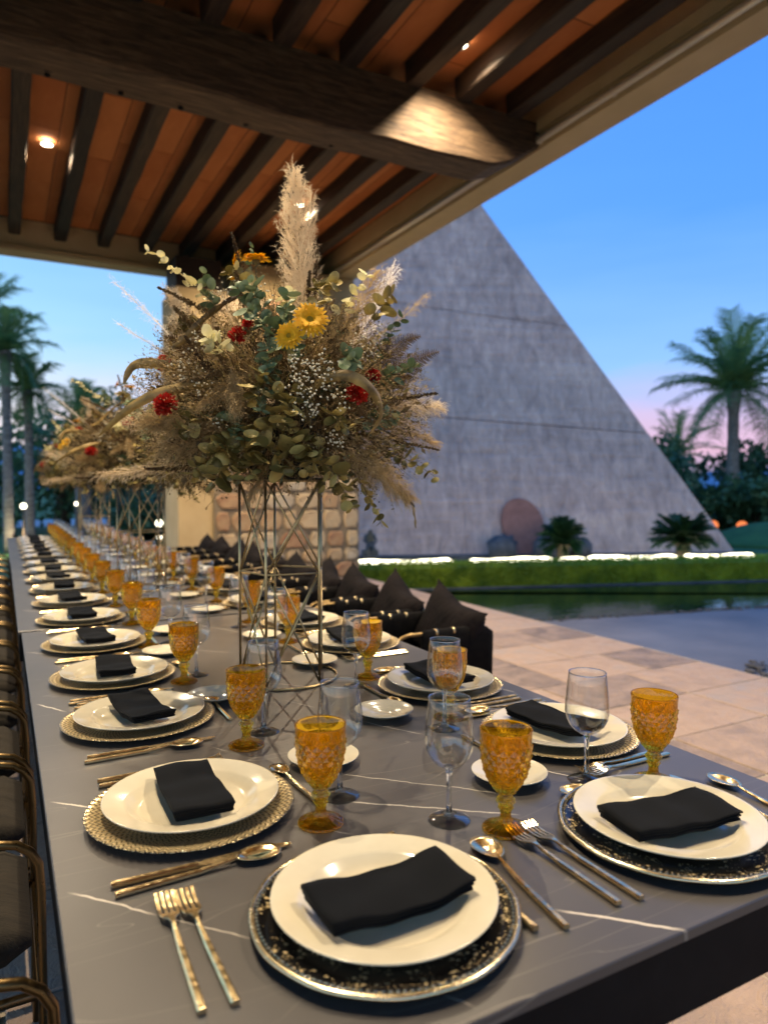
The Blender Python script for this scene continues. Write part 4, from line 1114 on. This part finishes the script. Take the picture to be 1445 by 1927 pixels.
pampas(S(400, 760, .05), S(345, 610, .14), .07, 'pampas', 90, 12, -.04, seed=5)
pampas(S(640, 700, -.05), S(730, 520, -.10), .085, 'pampas_white', 100, 12, -.03, seed=6)
pampas(S(640, 660, .06), S(715, 520, .04), .08, 'pampas_tan', 100, 12, .0, seed=7)
pampas(S(470, 830, .20), S(300, 800, .24), .085, 'pampas_tan', 200, 14, .10, seed=8)
pampas(S(480, 850, .18), S(330, 855, .26), .08, 'pampas_tan', 100, 12, .12, seed=9)
pampas(S(440, 880, .05), S(205, 900, .10), .055, 'pampas', 90, 12, .05, seed=10)
pampas(S(400, 850, -.05), S(225, 790, -.06), .08, 'pampas', 90, 12, .05, seed=11)
pampas(S(520, 690, .22), S(415, 765, .30), .055, 'pampas_tan', 80, 12, -.10, seed=12)
pampas(S(470, 700, .28), S(485, 785, .33), .055, 'pampas_tan', 70, 12, -.10, seed=13)
pampas(S(660, 850, .15), S(790, 945, .18), .085, 'pampas_tan', 190, 14, -.06, seed=14)
pampas(S(700, 760, .05), S(835, 770, .04), .07, 'pampas', 100, 12, .03, seed=15)
pampas(S(700, 790, .0), S(820, 840, .0), .07, 'pampas_tan', 80, 12, .03, seed=16)
pampas(S(530, 850, .22), S(500, 940, .24), .05, 'pampas_tan', 60, 12, .0, seed=17)
pampas(S(380, 700, .0), S(220, 540, -.02), .03, 'pampas_white', 40, 8, .03, seed=18, hair=.0007)
pampas(S(380, 720, .0), S(225, 615, .0), .02, 'pampas_white', 24, 8, .03, seed=19, hair=.0007)
pampas(S(700, 640, -.05), S(790, 560, -.1), .05, 'pampas_tan', 30, 9, .08, seed=20, hair=.0007)
# round-leaf branches
def round_leaf(r_=.0125, cup=.25, pointed=0.0):
    b = MB(); n = 10; vs = [(0, 0, 0)]
    for k, q in ((1, .55), (2, 1.0)):
        for j in range(n):
            a = 2 * pi * j / n; x_ = r_ * q * cos(a) * (1 + pointed * (cos(a) > .5) * .35); y_ = r_ * q * sin(a) * .88
            vs.append((x_ + r_, y_, cup * (q * r_) ** 2 / r_ * (1 if k else 0)))
    vs[0] = (r_, 0, 0); fs = [(0, 1 + j, 1 + (j + 1) % n) for j in range(n)] + [(1 + j, 1 + n + j, 1 + n + (j + 1) % n, 1 + (j + 1) % n) for j in range(n)]
    b.add(vs, fs, True); return b
def leaf_me(m, r_, cup, pt=0.0): return me_(round_leaf(r_, cup, pt), 'leaf', M[m])
LEAF = {k: [leaf_me(k, .0155, .55), leaf_me(k, .0135, -.45), leaf_me(k, .0165, .2, 1.0)] for k in ('euc_green', 'euc_gold', 'euc_pale')}
def align(d, roll=0.0):
    q = Vector(d).normalized().to_track_quat('X', 'Z'); m_ = q.to_matrix().to_4x4()
    return m_ @ Matrix.Rotation(roll, 4, 'X')
def sprig(pts_, m, n=8, sc_=1.0, seed=0, sep=True, name='eucalyptus_sprig'):
    r_ = random.Random(seed); pts = bez(*pts_, n=8)
    b = MB(); b.tube(pts, [.0013 * (1 - .6 * i / 8) for i in range(9)], 5)
    st = b.build(name, M['stem'], arr)
    lb = None
    if not sep: lb = MB()
    for i in range(n):
        t_ = .18 + .82 * (i + .3) / n; k = min(7, int(t_ * 8)); p = pts[k].lerp(pts[k + 1], t_ * 8 - k); d = (pts[k + 1] - pts[k]).normalized()
        s0 = rv(r_); s0 = (s0 - d * s0.dot(d)).normalized()
        for sg in (-1, 1):
            dd = d * r_.uniform(.1, .6) + s0 * sg + FX * .25
            s_ = sc_ * 1.02 * r_.uniform(.75, 1.15) * (1 - .30 * t_)
            mt = Matrix.Translation(p) @ align(dd, r_.uniform(-.9, .9)) @ Matrix.Scale(s_, 4)
            if sep:
                o = put('leaf', LEAF[m][r_.randrange(3)], st); o.matrix_local = mt
            else:
                q = round_leaf(.0155, .5); lb.add([mt @ Vector(v_) for v_ in q.v], q.f, True)
    if not sep:
        lb.build('leaf_cluster', M[m], st)['kind'] = 'stuff'
    return st
def spr(u0, v0, f0, u1, v1, f1, m, n=7, sc_=1.0, seed=0, sep=True, sag=0):
    a, c = S(u0, v0, f0), S(u1, v1, f1); mid = (a + c) / 2 + Vector((0, 0, sag)) + FX * .02
    sprig((a, mid, c), m, n, sc_, seed, sep)
spr(540, 640, .20, 470, 540, .24, 'euc_green', 7, 1.1, 1)
spr(560, 650, .20, 500, 590, .30, 'euc_green', 7, 1.15, 2)
spr(555, 640, .2, 575, 560, .26, 'euc_green', 6, 1.1, 3)
spr(540, 620, .24, 545, 720, .33, 'euc_green', 7, 1.1, 4)
spr(560, 660, .24, 530, 790, .33, 'euc_green', 8, 1.0, 5)
spr(580, 700, .24, 600, 640, .30, 'euc_green', 6, .9, 6)
spr(690, 720, .08, 765, 600, .08, 'euc_green', 8, 1.0, 7)
spr(690, 740, .12, 800, 690, .12, 'euc_green', 8, 1.05, 8)
spr(690, 800, .12, 760, 790, .14, 'euc_green', 6, 1.2, 9)
spr(430, 610, .12, 395, 520, .10, 'euc_green', 5, 1.1, 10, sag=.01)
spr(480, 600, .05, 478, 470, .02, 'euc_green', 7, .9, 11)
spr(440, 600, .12, 290, 478, .10, 'euc_pale', 10, .9, 12, sag=.015)
spr(590, 640, .20, 640, 560, .22, 'euc_gold', 6, 1.35, 13)
spr(600, 620, .2, 560, 560, .2, 'euc_pale', 5, 1.2, 14)
spr(640, 620, .1, 700, 520, .06, 'euc_pale', 6, 1.1, 15)
spr(520, 800, .24, 440, 850, .30, 'euc_gold', 7, 1.5, 16)
spr(540, 820, .24, 505, 900, .28, 'euc_gold', 7, 1.5, 17)
spr(480, 840, .22, 425, 925, .25, 'euc_gold', 6, 1.4, 18)
spr(580, 780, .26, 555, 740, .33, 'euc_gold', 6, 1.1, 19)
spr(600, 840, .24, 665, 900, .28, 'euc_gold', 6, 1.5, 20)
spr(640, 880, .18, 690, 965, .20, 'euc_gold', 7, 1.05, 21)
spr(680, 880, .14, 735, 995, .15, 'euc_gold', 8, 1.0, 22)
spr(720, 850, .08, 830, 905, .08, 'euc_gold', 7, 1.1, 23, sag=.02)
spr(560, 840, .2, 590, 760, .33, 'euc_gold', 6, 1.0, 24)
spr(440, 780, .2, 500, 830, .30, 'euc_green', 6, 1.3, 25)
spr(560, 830, .22, 570, 895, .31, 'euc_gold', 7, 1.5, 26)
spr(520, 850, .2, 470, 905, .28, 'euc_gold', 7, 1.4, 27)
spr(620, 830, .22, 610, 900, .29, 'euc_gold', 6, 1.3, 28)
spr(600, 860, .15, 640, 925, .20, 'euc_gold', 6, 1.2, 29)
spr(470, 820, .24, 430, 870, .28, 'euc_gold', 6, 1.5, 30)
spr(560, 780, .26, 520, 840, .33, 'euc_gold', 7, 1.3, 31)
for q in [(600, 560, .12, 655, 545, .22, 'euc_gold'), (500, 560, .12, 440, 520, .14, 'euc_gold'), (660, 680, .2, 705, 690, .26, 'euc_green'), (470, 680, .26, 425, 640, .30, 'euc_pale'),
          (640, 780, .26, 690, 810, .28, 'euc_gold'), (420, 780, .2, 365, 820, .24, 'euc_gold'), (600, 740, .28, 575, 800, .35, 'euc_gold'),
          (520, 600, .2, 500, 540, .22, 'euc_green'), (540, 700, .3, 520, 760, .35, 'euc_gold'), (700, 620, .1, 745, 560, .06, 'euc_gold'), (400, 640, .1, 350, 610, .12, 'euc_gold'), (590, 820, .26, 615, 860, .3, 'euc_gold'), (440, 860, .2, 385, 900, .22, 'euc_gold')]:
    spr(*q[:6], q[6], 6, 1.25, int(q[0] + q[3]))
for i in range(34):
    a = rb_.uniform(0, 2 * pi); r1 = rb_.uniform(.20, .36); z1 = rb_.uniform(-.02, .34); ff = rb_.uniform(-.22, .12)
    p = RX * cos(a) * r1 * rb_.uniform(.6, 1.) + FX * ff + Vector((0, 0, z1))
    sprig((p * .35 + Vector((0, 0, .08)), p * .7 + Vector((0, 0, .07)), p), ['euc_green', 'euc_gold', 'euc_gold', 'strap'][i % 4], 7, 1.1, 300 + i, False)
# yellow chrysanthemums and red carnations
def mum(c, n_, r_, seed, m='yellow', core=True, name='yellow_chrysanthemum', layers=3, pw=.20):
    rr_ = random.Random(seed); b = MB(); mt = Matrix.Translation(c) @ Vector(n_).to_track_quat('Z', 'Y').to_matrix().to_4x4()
    for ly in range(layers):
        k = 22; q = 1 - .18 * ly
        for j in range(k):
            a = 2 * pi * (j + .5 * ly) / k + rr_.uniform(-.06, .06); ln = r_ * q * rr_.uniform(.85, 1.08); up = .10 + .28 * ly + rr_.uniform(-.05, .05)
            pts = [Vector((cos(a) * ln * f, sin(a) * ln * f, ln * up * f + .12 * r_ * sin(pi * f))) for f in (.12, .45, .8, 1.0)]
            side = Vector((-sin(a), cos(a), 0))
            b.ribbon([mt @ p for p in pts], [r_ * pw * .5, r_ * pw, r_ * pw * .95, r_ * pw * .35], side=mt.to_3x3() @ side)
    o = b.build(name, M[m], arr)
    if core:
        b = MB(); b.lathe([(.001, r_ * .22), (r_ * .16, r_ * .20), (r_ * .24, r_ * .10), (r_ * .22, 0)], 12, mt); b.build('flower_centre', M['mum_core'], o)
    b = MB(); b.lathe([(.001, -.01), (r_ * .22, -.006), (r_ * .28, .004)], 8, mt); b.tube([mt @ Vector((0, 0, -.008)), mt @ Vector((0, 0, -.06))], .0015, 5); b.build('stem', M['stem'], o)
def carn(c, r_, seed):
    rr_ = random.Random(seed); b = MB(); n_ = (Vector(c) * 1).normalized() + FX * .6
    n_.normalize()
    for j in range(150):
        d = rv(rr_)
        if d.dot(n_) < -.25: d = -d
        ln = r_ * rr_.uniform(.75, 1.08); sd = d.cross(rv(rr_)).normalized()
        p = [Vector(c) + d * ln * f + sd * r_ * .06 * sin(f * 9) for f in (.2, .7, 1.0)]
        b.ribbon(p, [r_ * .08, r_ * .20, r_ * .26], side=sd.cross(d))
    b.build('red_carnation', M['red'], arr)
mum(S(620, 612, .30), (FX + Vector((0, 0, .35)) + RX * .15), .042, 1)
mum(S(583, 640, .31), (FX + Vector((0, 0, .05)) - RX * .1), .031, 2)
mum(S(495, 503, .10), Vector((0, 0, 1)) + FX * .12, .038, 3, core=False, layers=4)
mum(S(455, 500, .02), -RX + Vector((0, 0, .3)), .026, 4, core=False)
mum(S(458, 535, .08), -RX * .2 + Vector((0, 0, 1)), .018, 5, core=False)
carn(S(345, 768, .24), .029, 1); carn(S(320, 690, .06), .023, 2); carn(S(697, 748, .24), .027, 3); carn(S(478, 640, .24), .022, 4); carn(S(718, 714, .16), .02, 5); carn(S(500, 618, .26), .014, 6)
# gypsophila clouds
def gyp(c, r_, n, seed, br=.0026):
    n = int(n * .75); rr_ = random.Random(seed); b = MB(); s = MB(); c = Vector(c)
    for i in range(n):
        p = c + rv(rr_) * r_ * rr_.uniform(.3, 1.0); q = br * rr_.uniform(.75, 1.2)
        b.lathe([(q * .1, q * .8), (q * .75, q * .6), (q, 0), (q * .6, -q * .7)], 6, Matrix.Translation(p) @ align(rv(rr_)))
        if i % 2 == 0: s.ribbon([c - FX * .04 + Vector((0, 0, -.03)), (c + p) / 2 + rv(rr_) * .006, p], .0007)
    o = b.build('gypsophila', M['gyp'], arr); s.build('stem', M['stem'], o)
for i, (u, v, f, r_, n) in enumerate([(385, 700, .24, .045, 60), (425, 740, .27, .035, 30), (620, 735, .34, .050, 80), (645, 700, .32, .045, 70), (600, 690, .33, .035, 40), (705, 655, .14, .050, 90), (735, 640, .08, .035, 40),
                                        (660, 830, .26, .032, 40), (400, 650, .20, .035, 40), (440, 560, .14, .030, 24), (620, 780, .33, .035, 40), (450, 800, .28, .02, 14), (385, 660, .12, .03, 30), (670, 760, .28, .03, 30), (520, 560, .16, .02, 12)]):
    gyp(S(u, v, f), r_, n, 500 + i)
# brown seed spikes, ferns
def spike(a, c, w_, seed, m='seed', n=260, name='seed_spike', gs=.0036):
    rr_ = random.Random(seed); a, c = Vector(a), Vector(c); pts = bez(a, (a + c) / 2 + rv(rr_) * .01, c, 8); b = MB(); b.tube(pts, .0012, 4)
    for i in range(n):
        t_ = .2 + .8 * rr_.random(); k = min(7, int(t_ * 8)); p = pts[k].lerp(pts[k + 1], t_ * 8 - k) + rv(rr_) * w_ * (1.15 - t_ * .85) * rr_.uniform(.3, 1)
        a1 = rv(rr_) * gs; a2 = a1.cross(rv(rr_)).normalized() * gs * .7; a3 = a1.cross(a2).normalized() * gs * .6
        b.add([p - a1, p + a2, p + a1, p - a2, p + a3], [(0, 1, 4), (1, 2, 4), (2, 3, 4), (3, 0, 4)])
    b.build(name, M[m], arr)
for i, q in enumerate([(480, 600, .1, 450, 450, .1, .012), (490, 620, .16, 465, 520, .16, .016), (430, 610, .14, 318, 550, .14, .010), (410, 640, .16, 352, 585, .18, .013), (605, 620, .1, 603, 470, .04, .010),
                       (595, 600, .08, 590, 520, .06, .011), (720, 760, .1, 830, 745, .1, .009), (720, 830, .05, 828, 850, .05, .006), (440, 720, .24, 380, 640, .24, .013), (460, 700, .28, 400, 720, .30, .012), (480, 740, .24, 440, 660, .28, .012),
                       (600, 700, .1, 690, 590, .12, .016), (640, 700, .14, 665, 580, .16, .016), (420, 820, .12, 300, 850, .16, .012), (400, 880, .1, 290, 885, .14, .012), (650, 860, .24, 600, 830, .30, .009)]):
    spike(S(*q[0:3]), S(*q[3:6]), q[6], 600 + i, 'seed' if i not in (11, 12) else 'filler2', gs=.0034)
def fern(a, c, w_, seed, m='fern'):
    rr_ = random.Random(seed); a, c = Vector(a), Vector(c); pts = bez(a, (a + c) / 2 + Vector((0, 0, .03)), c, 12); b = MB(); b.tube(pts, .001, 4)
    for i in range(26):
        t_ = .1 + .9 * i / 26; k = min(11, int(t_ * 12)); p = pts[k].lerp(pts[k + 1], t_ * 12 - k); d = (pts[k + 1] - pts[k]).normalized(); sd = d.cross(FX).normalized()
        for sg in (-1, 1):
            l_ = w_ * (1.1 - t_); e = p + (sd * sg + d * .6).normalized() * l_ + FX * rr_.uniform(-.01, .01); b.ribbon([p, e], .0012)
            for q in range(7):
                f = (q + 1) / 8; x_ = p.lerp(e, f); dd = (e - p).normalized(); s2 = dd.cross(FX).normalized()
                for s3 in (-1, 1): b.ribbon([x_, x_ + (s2 * s3 + dd * .5) * l_ * .16 * (1.2 - f)], [.0025, .0008])
    b.build('dried_fern', M[m], arr)
fern(S(720, 740, .08), S(832, 668, .08), .05, 1); fern(S(710, 700, .1), S(800, 640, .1), .045, 2); fern(S(660, 760, .2), S(720, 790, .26), .04, 3); fern(S(400, 700, .15), S(330, 640, .15), .04, 4)
# long curled strap leaves
def strap(pts_, w_, seed, name='curled_dry_leaf', m='strap'):
    n = len(pts_); cv = []
    P3 = [S(*p) for p in pts_]
    for i in range(n - 1):
        p0 = P3[max(i - 1, 0)]; p1 = P3[i]; p2 = P3[i + 1]; p3 = P3[min(i + 2, n - 1)]
        for k in range(5):
            t_ = k / 5; cv.append(.5 * ((2 * p1) + (p2 - p0) * t_ + (2 * p0 - 5 * p1 + 4 * p2 - p3) * t_ * t_ + (3 * p1 - p0 - 3 * p2 + p3) * t_ ** 3))
    cv.append(P3[-1]); N_ = len(cv); b = MB(); secs = []
    rr_ = random.Random(seed)
    for i, p in enumerate(cv):
        d = (cv[min(i + 1, N_ - 1)] - cv[max(i - 1, 0)]).normalized(); f = i / (N_ - 1); tw = .5 + .5 * sin(f * 5 + seed)
        sd = (d.cross(FX) * (1 - .6 * tw) + FX * .8 * tw); sd.normalize(); nn = d.cross(sd).normalized()
        ww = w_ * (sin(pi * min(1, f * .88 + .1)) ** .7) * rr_.uniform(.93, 1.07)
        cr = ww * (.22 + .12 * sin(f * 17 + seed)); e1 = nn * ww * .10 * sin(f * 31 + seed)
        secs.append([p - sd * ww / 2 + nn * cr + e1, p - sd * ww * .25 + nn * cr * .3, p, p + sd * ww * .25 + nn * cr * .3, p + sd * ww / 2 + nn * cr - e1])
    b.loft(secs, closed_ring=False, caps=False, smooth=True); b.build(name, M[m], arr)
strap([(400, 700, .1), (345, 700, .12), (300, 690, .12), (265, 695, .12), (250, 728, .12)], .026, 1)
strap([(430, 730, .18), (380, 735, .22), (330, 745, .24), (280, 770, .24), (215, 825, .22)], .024, 2)
strap([(600, 760, .2), (640, 722, .30), (690, 712, .31), (735, 740, .28), (745, 785, .24), (715, 828, .22)], .024, 3)
strap([(690, 850, .12), (720, 870, .14), (745, 905, .14), (765, 935, .13)], .018, 4)
strap([(760, 930, .1), (785, 950, .1), (790, 975, .1), (791, 997, .1)], .011, 5)
strap([(470, 560, .1), (430, 590, .16), (380, 640, .2), (350, 660, .2)], .02, 6)
strap([(580, 610, .22), (582, 650, .27), (578, 690, .28)], .016, 7, m='euc_pale')
# filler mass: thin twigs and small dry leaves that nobody could count
def filler(n, m, seed, rad0, rad1, sz, name):
    rr_ = random.Random(seed); b = MB()
    for i in range(n):
        d = rv(rr_)
        if d.z < -.72: d.z *= -.6
        q = rr_.uniform(rad0, rad1)
        p = RX * d.dot(RX) * .355 * q + FX * d.dot(FX) * .30 * q + Vector((0, 0, .165 + d.z * .275 * q))
        if p.z < .008 and (p.x ** 2 + p.y ** 2) < .016: p.z = .02
        l_ = sz * rr_.uniform(.5, 1.5); dd = (d + rv(rr_) * .8).normalized()
        if rr_.random() < .5:
            b.ribbon([p, p + dd * l_ * 1.5, p + dd * l_ * 2.6 + rv(rr_) * l_ * .7], [.0011, .0009, .0005])
            for k in range(4):
                e = p + dd * l_ * rr_.uniform(1, 2.6) + rv(rr_) * .006; a1 = rv(rr_) * .003; a2 = a1.cross(rv(rr_)).normalized() * .0022
                b.add([e - a1, e + a2, e + a1, e - a2], [(0, 1, 2, 3)])
        else:
            a1 = dd * l_ * .6; a2 = dd.cross(rv(rr_)).normalized() * l_ * .28
            b.add([p - a1, p + a2 * .9, p + a1, p - a2], [(0, 1, 2, 3)])
    b.build(name, M[m], arr)['kind'] = 'stuff'
def grass(n, m, seed, name, l0=.05, l1=.13, hw=.0007):
    rr_ = random.Random(seed); b = MB()
    for i in range(n // 6):
        d = rv(rr_)
        if d.z < -.5: d.z *= -.5
        p = RX * d.dot(RX) * .26 + FX * d.dot(FX) * .22 + Vector((0, 0, .165 + d.z * .20))
        for k in range(6):
            dd = (d + rv(rr_) * .45 + Vector((0, 0, .12))).normalized(); l_ = rr_.uniform(l0, l1); q = p + rv(rr_) * .012
            c = bez(q, q + dd * l_ * .6, q + dd * l_ + Vector((0, 0, -l_ * rr_.uniform(0, .3))), 4); b.ribbon(c, [hw, hw, hw, hw * .8, hw * .4])
            for z in range(6):
                e = c[2 + z % 3] + (c[3] - c[2]) * rr_.random(); a1 = (dd + rv(rr_) * .5).normalized() * rr_.uniform(.002, .0045); a2 = a1.cross(rv(rr_)).normalized() * .0011
                b.add([e - a1, e + a2, e + a1, e - a2], [(0, 1, 2, 3)])
    b.build(name, M[m], arr)['kind'] = 'stuff'
grass(2400, 'pampas_tan', 71, 'dried_grass_filler'); grass(1500, 'filler2', 72, 'straw_grass_filler', .06, .15)
filler(9000, 'filler', 31, .35, .98, .020, 'dried_leaf_filler'); filler(1500, 'filler2', 32, .72, 1.10, .014, 'straw_filler'); filler(1500, 'euc_gold', 33, .6, .97, .017, 'olive_leaf_filler'); filler(500, 'euc_green', 35, .6, .95, .018, 'green_leaf_filler')
b = MB(); b.lathe([(.001, 0), (.07, .002), (.10, .05), (.10, .12), (.07, .18), (.001, .20)], 20, rmod=lambda i, j, a, r: RND.uniform(-.012, .012)); b.build('floral_foam', M['foam'], arr)
index_kids()
for (x_, y_, z_), rz, s_, lb in (((.60, 3.62, 1.274), .35, .96, 'second dried flower arrangement down the table, left of the nearest one'), ((.60, 5.75, 1.272), -.5, 1.0, 'farthest dried flower arrangement at the end of the table')):
    c = copy_tree(arr, skip=('pampas_plume', 'pampas_plume.001', 'pampas_plume.002', 'pampas_plume.005')); c.location = (x_, y_, z_); c.rotation_euler = (0, 0, rz); c.scale = (s_, s_, s_ * .88); c['label'] = lb

# ================================================================== CHAIRS
def pillow_mesh():
    b = MB(); n = 16; secs = []; vs = []; fs = []; rr_ = random.Random(4)
    for side in (1, -1):
        for i in range(n + 1):
            for j in range(n + 1):
                u = i / n * 2 - 1; v = j / n * 2 - 1
                pinch = 1 - .07 * (1 - abs(v) ** 2) * abs(u) ** 3; pinch2 = 1 - .06 * (1 - abs(u) ** 2) * abs(v) ** 3
                th = .078 * ((1 - u ** 4) * (1 - v ** 4)) ** .6
                dent = -.014 * math.exp(-((u * 2.6) ** 2)) * max(0, v) ** 2
                ext = 1 + .10 * abs(u) ** 4 * abs(v) ** 4; y_ = u * .225 * pinch * ext; z_ = v * .165 * pinch2 * ext + dent
                wr = .006 * sin(u * 9 + v * 4) * (1 - u * u) * (1 - v * v)
                vs.append((side * th + wr + .02 * (abs(u) ** 3) * (v > 0) * v, y_, z_))
    w_ = (n + 1) ** 2
    for s_ in (0, 1):
        for i in range(n):
            for j in range(n):
                q = [s_ * w_ + i * (n + 1) + j, s_ * w_ + (i + 1) * (n + 1) + j, s_ * w_ + (i + 1) * (n + 1) + j + 1, s_ * w_ + i * (n + 1) + j + 1]
                fs.append(tuple(q if s_ == 0 else q[::-1]))
    b.add(vs, fs, True); return b
chair0 = empty('armchair', (0, 0, 0)); tag(chair0, 'x', 'chair', 'black and brass armchairs along the table')
AH = .62
for sg in (-1, 1):
    y_ = sg * .205
    pts = [(.235, y_, .0), (.235, y_, .52)] + [(.235 - .07 * (1 - cos(a)), y_, .55 + .07 * sin(a)) for a in (0.3, .7, 1.1, 1.57)] + [(-.13, y_, AH)] + [(-.18 - .07 * sin(a), y_, AH - .07 * (1 - cos(a))) for a in (.3, .8, 1.3)] + [(-.26, y_, .5), (-.25, y_, 0)]
    b = MB(); b.tube(pts, .0082, 10); b.build('arm_frame', M['brass'], chair0)
    # fabric sling draped over the arm
    b = MB(); secs = []
    for i in range(13):
        x_ = .10 - .37 * i / 12; wv = .004 * sin(i * 1.7)
        dz = -.03 * max(0, (-.17 - x_) / .1) ** 2
        secs.append([(x_, y_ - .004 + wv, .34), (x_, y_ - .0145, AH - .02 + dz), (x_, y_ - .0135, AH + .008 + dz), (x_, y_, AH + .0145 + dz), (x_, y_ + .0135, AH + .008 + dz), (x_, y_ + .0145, AH - .02 + dz), (x_, y_ + .004 + wv, .34)])
    b.loft(secs, smooth=True); b.build('arm_sling', M['black_fabric'], chair0)
    for x_ in (.03, -.06, -.205):
        b = MB(); b.tube([(x_ - .006, y_, AH), (x_ + .006, y_, AH)], .0162, 12); b.build('brass_ring', M['brass_bright'], chair0)
b = MB()
for x_, z_ in ((.235, .33), (-.252, .33), (-.25, .10)): b.tube([(x_, -.205, z_), (x_, .205, z_)], .009, 8)
for sg in (-1, 1): b.tube([(.235, sg * .205, .33), (-.252, sg * .205, .33)], .009, 8)
b.build('seat_rail', M['brass'], chair0)
b = MB(); secs = []
for i in range(9):
    y_ = -.20 + .40 * i / 8; z_ = AH - .012 + .006 * sin(i)
    secs.append([(-.262, y_, .40), (-.258, y_, z_), (-.246, y_, z_ + .008), (-.236, y_, z_), (-.240, y_, .40)])
b.loft(secs, smooth=True); b.build('back_sling', M['black_fabric'], chair0)
b = MB(); secs = []
for i in range(11):
    f = i / 10; x_ = -.22 + .44 * f; e = (1 - (2 * f - 1) ** 6) ** .5 if 0 < i < 10 else .35
    ring = []
    for k in range(16):
        a = 2 * pi * k / 16; ring.append((x_, .185 * (abs(cos(a)) ** .35) * (1 if cos(a) > 0 else -1) * (.8 + .2 * e), .405 + .05 * e * (abs(sin(a)) ** .6) * (1 if sin(a) > 0 else -1)))
    secs.append(ring)
b.loft(secs, smooth=True); b.build('seat_cushion', M['seat_cloth'], chair0)
pil = pillow_mesh().build('back_pillow', M['pillow'], chair0, (-.165, 0, .575), (0, R(-24), 0))
index_kids()
def chair(x_, y_, rz, lb, first=[True]):
    far_up = -.20 if rz > 2 else .0
    if first[0]: o = chair0; first[0] = False
    else: o = copy_tree(chair0)
    o.location = (x_, y_, 0); o.rotation_euler = (0, 0, rz); o['label'] = lb
    for ch in o.children:
        if ch.name.startswith('back_pillow'):
            ch.rotation_euler = (far_up + RND.uniform(-.12, .12), R(-24) + RND.uniform(-.15, .10), RND.uniform(-.12, .12)); ch.location.y = RND.uniform(-.015, .015)
for i in range(10):
    chair(1.675, 2.80 + .495 * i, pi + RND.uniform(-.03, .03), f'{ORD[i]} black armchair with charcoal pillow from the near end, right side of the table')
chair(-.185, .80, 0, 'nearest brass and black armchair at lower left, only its arm tip showing')
for i in range(13):
    chair(-.185, 1.61 + .47 * i, 0, f'{ORD[i + 1]} brass and black armchair from the near end, left side of the table')
for i, x_ in enumerate((.32, .80)):
    chair(x_, 8.22, -pi / 2, f'{["left", "right"][i]} black armchair at the far end of the table')
